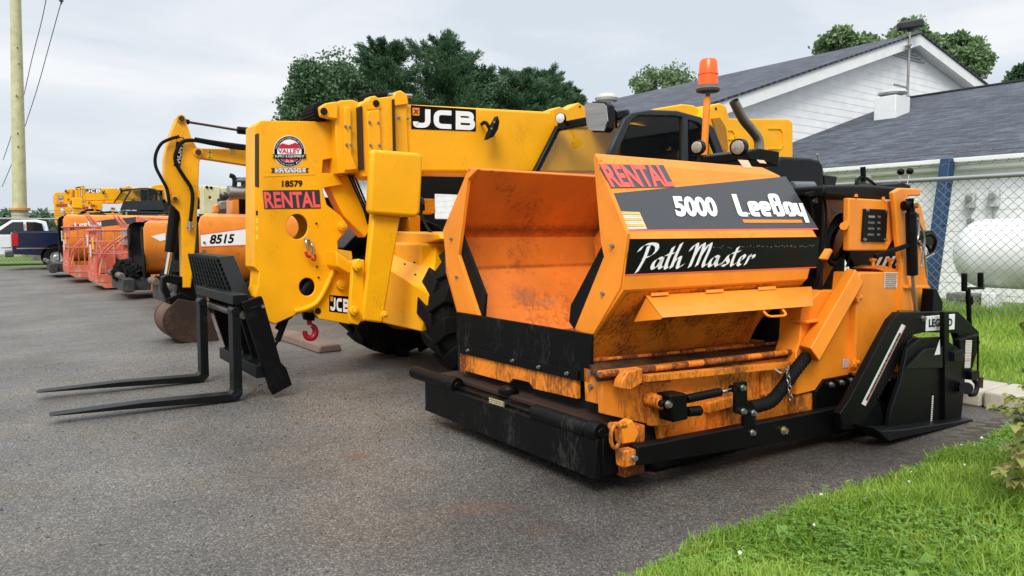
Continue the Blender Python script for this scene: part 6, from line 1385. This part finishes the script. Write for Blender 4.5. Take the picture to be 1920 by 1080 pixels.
# grass of the near bank
def blades(rng, X, Y, Z, h, w, lean=.45):
    n = len(X); a = rng.uniform(0, 6.28, n); b = rng.uniform(0, 6.28, n); hh = h * rng.uniform(.45, 1.25, n); ln = hh * lean * rng.uniform(.2, 1.6, n)
    dx, dy = np.cos(a), np.sin(a); ex, ey = np.cos(b), np.sin(b); ww = w * rng.uniform(.6, 1.3, n)
    base = np.stack([X, Y, Z], 1); W = np.stack([ex * ww, ey * ww, 0 * ww], 1); D = np.stack([dx * ln, dy * ln, 0 * ln], 1); U = np.stack([0 * hh, 0 * hh, hh], 1)
    V = np.stack([base - W, base + W, base + D * .35 + U * .55 + W * .8, base + D * .35 + U * .55 - W * .8, base + D + U * .95 + W * .12, base + D + U * .95 - W * .12], 1).reshape(-1, 3)
    i = np.arange(n)[:, None] * 6; Q = np.concatenate([i + np.array([[0, 1, 2, 3]]), i + np.array([[3, 2, 4, 5]])]); return V, Q
rng = np.random.default_rng(11)
def bank_points(n, x0, x1, depth, pw=1.0):
    X = rng.uniform(x0, x1, n); e = np.array([edge_y(x) for x in X]); d = rng.random(n) ** pw * depth; Y = e - d
    Z = np.array([bank_z(x, y) for x, y in zip(X, Y)]); return X, Y, Z, d
X, Y, Z, d = bank_points(85000, 1.2, 7.1, 2.4)
keep = (X * .574 + Y * .819 > 1.2) & (Y > .1)
X, Y, Z, d = X[keep], Y[keep], Z[keep], d[keep]
pn = np.sin(X * 3.1 + 1) * np.sin(Y * 4.3) + .6 * np.sin(X * 7.7 + Y * 5.1)
V, Q = blades(rng, X, Y, Z, .066 + .022 * pn + .02 * np.minimum(1, d * 2), .0052)
o = raw_mesh('grass', V, Q, grass_m, loc=(4, 2, 0)); tag(o, 'bright green uncut grass on the bank beside the asphalt', 'grass', kind='stuff')
# clover leaves
X, Y, Z, d = bank_points(22000, 1.2, 7.1, 2.4); pn = np.sin(X * 2.3 + .5) + np.sin(Y * 3.3 + X) + rng.normal(size=len(X)) * .5; kk = (pn + rng.normal(size=len(X)) * .9 > .2) & (Y > .1); X, Y, Z = X[kk], Y[kk], Z[kk]
n = len(X); zz = Z + rng.uniform(.025, .085, n); Vs = []; 
for j in range(3):
    a = rng.uniform(0, 6.28, n) * 0 + 2.094 * j + np.arange(n) * 1.7; s = .0095 * rng.uniform(.6, 1.5, n); cx, cy = X + np.cos(a) * s, Y + np.sin(a) * s; tz = rng.uniform(-.5, .7, n) * s
    dx, dy = np.cos(a) * s, np.sin(a) * s
    Vs.append(np.stack([np.stack([X, Y, zz], 1), np.stack([cx - dy * .8, cy + dx * .8, zz + tz * .6], 1), np.stack([X + 2 * dx, Y + 2 * dy, zz + tz], 1), np.stack([cx + dy * .8, cy - dx * .8, zz + tz * .6], 1)], 1).reshape(-1, 3))
V = np.concatenate(Vs); o = raw_mesh('clover', V, np.arange(len(V)).reshape(-1, 4), clover_m, loc=(4, 2, 0)); tag(o, 'patches of small round clover leaves among the bank grass', 'clover', kind='stuff')
# broad weeds and white clover heads
def weed_mesh(seed):
    r_ = random.Random(seed); m = MB()
    for i in range(5):
        a = i * 1.26 + r_.uniform(-.3, .3); l = r_.uniform(.05, .09); w = l * .32; u = Vector((math.cos(a), math.sin(a), 0)); s_ = Vector((-u.y, u.x, 0)); up = r_.uniform(.3, .9)
        p = [Vector((0, 0, .01)) + u * (l * t) + Vector((0, 0, l * up * math.sin(t * 2.2))) for t in (0, .35, .7, 1)]
        wd = (.15, 1, .85, .05); vs = []
        for q, k in zip(p, wd): vs += [q - s_ * w * k, q + Vector((0, 0, -.004)), q + s_ * w * k]
        m.add(vs, [(3 * j + e, 3 * j + e + 1, 3 * j + e + 4, 3 * j + e + 3) for j in range(3) for e in (0, 1)])
    return m
wx, wy, wz, wd_ = bank_points(40, 1.9, 6.6, 1.5)
src = None
for i in range(34):
    loc = (wx[i], wy[i], wz[i])
    if i % 4 == 0 or src is None:
        src = weed_mesh(i).build('broadleaf_weed', clover_m, loc=(0, 0, 0)); o = src
    else: o = src.copy(); COL.objects.link(o)
    o.location = loc; o.rotation_euler = (0, 0, i * 2.4); o.scale = [.75 + .3 * math.sin(i * 1.9)] * 3
    tag(o, 'broad leaved weed standing out among the bank grass', 'weed', 'broad leaved weeds in the bank grass')
fx, fy, fz, fd = bank_points(70, 1.9, 6.4, 1.6); fx[0], fy[0] = 4.2, 2.1; fz[0] = bank_z(4.2, 2.1)
fm = bmesh.new(); bmesh.ops.create_icosphere(fm, subdivisions=2, radius=.0095)
rr_ = random.Random(2)
for v in fm.verts: v.co *= rr_.uniform(.75, 1.25)
fb = MB(); fm.verts.index_update(); fb.add([v.co + Vector((0, 0, .088)) for v in fm.verts], [tuple(v.index for v in f.verts) for f in fm.faces]); fm.free()
fl_m = plain('clover_white', (.72, .70, .62), .7)
src = fb.build('clover_flower', fl_m, loc=(0, 0, 0))
for i in range(60):
    if i and (fx[i] ** 2 + fy[i] ** 2 < 3.3 ** 2): continue
    o = src if i == 0 else src.copy()
    if i: COL.objects.link(o)
    o.location = (fx[i], fy[i], fz[i] - rr_.uniform(0, .02)); o.rotation_euler = (rr_.uniform(-.3, .3), rr_.uniform(-.3, .3), 0); o.scale = [rr_.uniform(.6, 1.1)] * 3
    tag(o, 'small white clover flower head on the grass bank', 'flower', 'white clover flowers on the bank')
# lawn tufts behind the kerb, rougher towards the fence
n = 42000; X = rng.uniform(7.75, 12.5, n); Y = rng.uniform(.5, 5.6, n); Z = np.array([lawn_z(x, y) for x, y in zip(X, Y)])
far = np.clip((X - 9.6) / 1.2, 0, 1)
V, Q = blades(rng, X, Y, Z, .07 + .16 * far * (rng.random(n) ** 2), .006); o = raw_mesh('lawn_grass', V, Q, grass_m, loc=(10, 3, 0)); tag(o, 'rough lawn grass growing between the kerb and the chain link fence', 'grass', kind='stuff')
# pebbles and crumbs on the asphalt
n = 1700; P = np.stack([np.concatenate([rng.uniform(-.5, 5, 1000), rng.normal(2.9, .8, 700)]), np.concatenate([rng.uniform(2.4, 11, 1000), rng.normal(6.3, .9, 700)]), np.full(n, .002)], 1); V = []; Qs = []
base = np.array([[1, 0, 0], [.3, .9, 0], [-.8, .6, 0], [-.7, -.7, 0], [.4, -.9, 0], [0, 0, .75]])
T = []
for i in range(n):
    s = rng.uniform(.003, .010) * (1.4 if rng.random() < .1 else 1); a = rng.uniform(0, 6.28); b = base * rng.uniform(.7, 1.3, (6, 3)) * s; c_, s_ = math.cos(a), math.sin(a)
    V.append(np.stack([b[:, 0] * c_ - b[:, 1] * s_, b[:, 0] * s_ + b[:, 1] * c_, b[:, 2]], 1) + P[i]); T += [(6 * i + k, 6 * i + (k + 1) % 5, 6 * i + 5) for k in range(5)]
o = raw_mesh('gravel_crumbs', np.concatenate(V), np.array(T), leafmat('crumbs', [(.02, .019, .018), (.05, .045, .04), (.14, .12, .10)], .9, 0), loc=(2, 6, 0)); tag(o, 'loose gravel crumbs scattered on the asphalt', 'gravel', kind='stuff')
# shrub at the near end of the kerb
sh = thing('shrub', (5.35, 1.55, .1), 'leafy yellow green shrub with reddish leaf tips growing on the grass bank', 'shrub')
rng = np.random.default_rng(77); Vl = []; stems = MB(); rn = random.Random(8)
def lf(p, d, l):
    d = d.normalized(); s_ = d.cross(Vector((0, 0, 1))); s_ = s_.normalized() if s_.length > 1e-3 else Vector((1, 0, 0)); n_ = s_.cross(d); w = l * .30; out = []
    for t, k in ((0, .08), (.3, .9), (.6, .85), (.85, .4), (1, .02)):
        c = p + d * (l * t) + n_ * (l * .12 * math.sin(t * 3)) - Vector((0, 0, l * .28 * t * t)); out.append((c - s_ * w * k + n_ * w * .25 * k, c, c + s_ * w * k + n_ * w * .25 * k))
    return out
lm = MB()
tips = [(1878, 905), (1905, 880), (1868, 840), (1850, 890), (1915, 820), (1895, 790), (1930, 860), (1940, 800), (1925, 940), (1950, 900), (1868, 745), (1850, 765), (1880, 800), (1900, 730), (1918, 600), (1895, 620), (1905, 660), (1885, 880), (1912, 850), (1900, 930), (1922, 780), (1935, 690), (1930, 920), (1890, 860), (1865, 880), (1915, 560), (1945, 600), (1950, 820), (1940, 960), (1915, 985), (1960, 700), (1905, 800), (1880, 770), (1925, 640), (1950, 540), (1980, 640), (1975, 850), (1935, 560), (1898, 700), (1912, 905), (1890, 950)]
for i, (px, py) in enumerate(tips):
    yy = 1.50 + rn.uniform(-.12, .25); tp = gY(px + 24, py, yy); b = Vector((5.35 + rn.uniform(-.1, .1), 1.5 + rn.uniform(-.06, .06), .08)); mid = b.lerp(tp, .5) + Vector((0, 0, .12))
    path = catmull([b, mid, tp], 6); stems.tube(path, lambda t: .006 * (1 - .7 * t), n=5, smooth=1)
    for k in range(len(path) - 1):
        f = k / (len(path) - 1)
        if f < .40: continue
        for j in range(4):
            d = (path[k + 1] - path[k]).normalized() * .7 + Vector((rn.uniform(-1, 1), rn.uniform(-1, 1), rn.uniform(-.25, .5)))
            o_ = lf(path[k], d, rn.uniform(.05, .088)); vs = [v for tpl in o_ for v in tpl]; lm.add(vs, [(3 * q + e, 3 * q + e + 1, 3 * q + e + 4, 3 * q + e + 3) for q in range(4) for e in (0, 1)])
    for j in range(3):
        o_ = lf(path[-1], (path[-1] - path[-2]).normalized() + Vector((rn.uniform(-.7, .7), rn.uniform(-.7, .7), rn.uniform(-.2, .4))), rn.uniform(.05, .09)); vs = [v for tpl in o_ for v in tpl]; lm.add(vs, [(3 * q + e, 3 * q + e + 1, 3 * q + e + 4, 3 * q + e + 3) for q in range(4) for e in (0, 1)])
lm.build('foliage', shrub_m, sh, sharp=180); stems.build('stem', stem_m, sh)
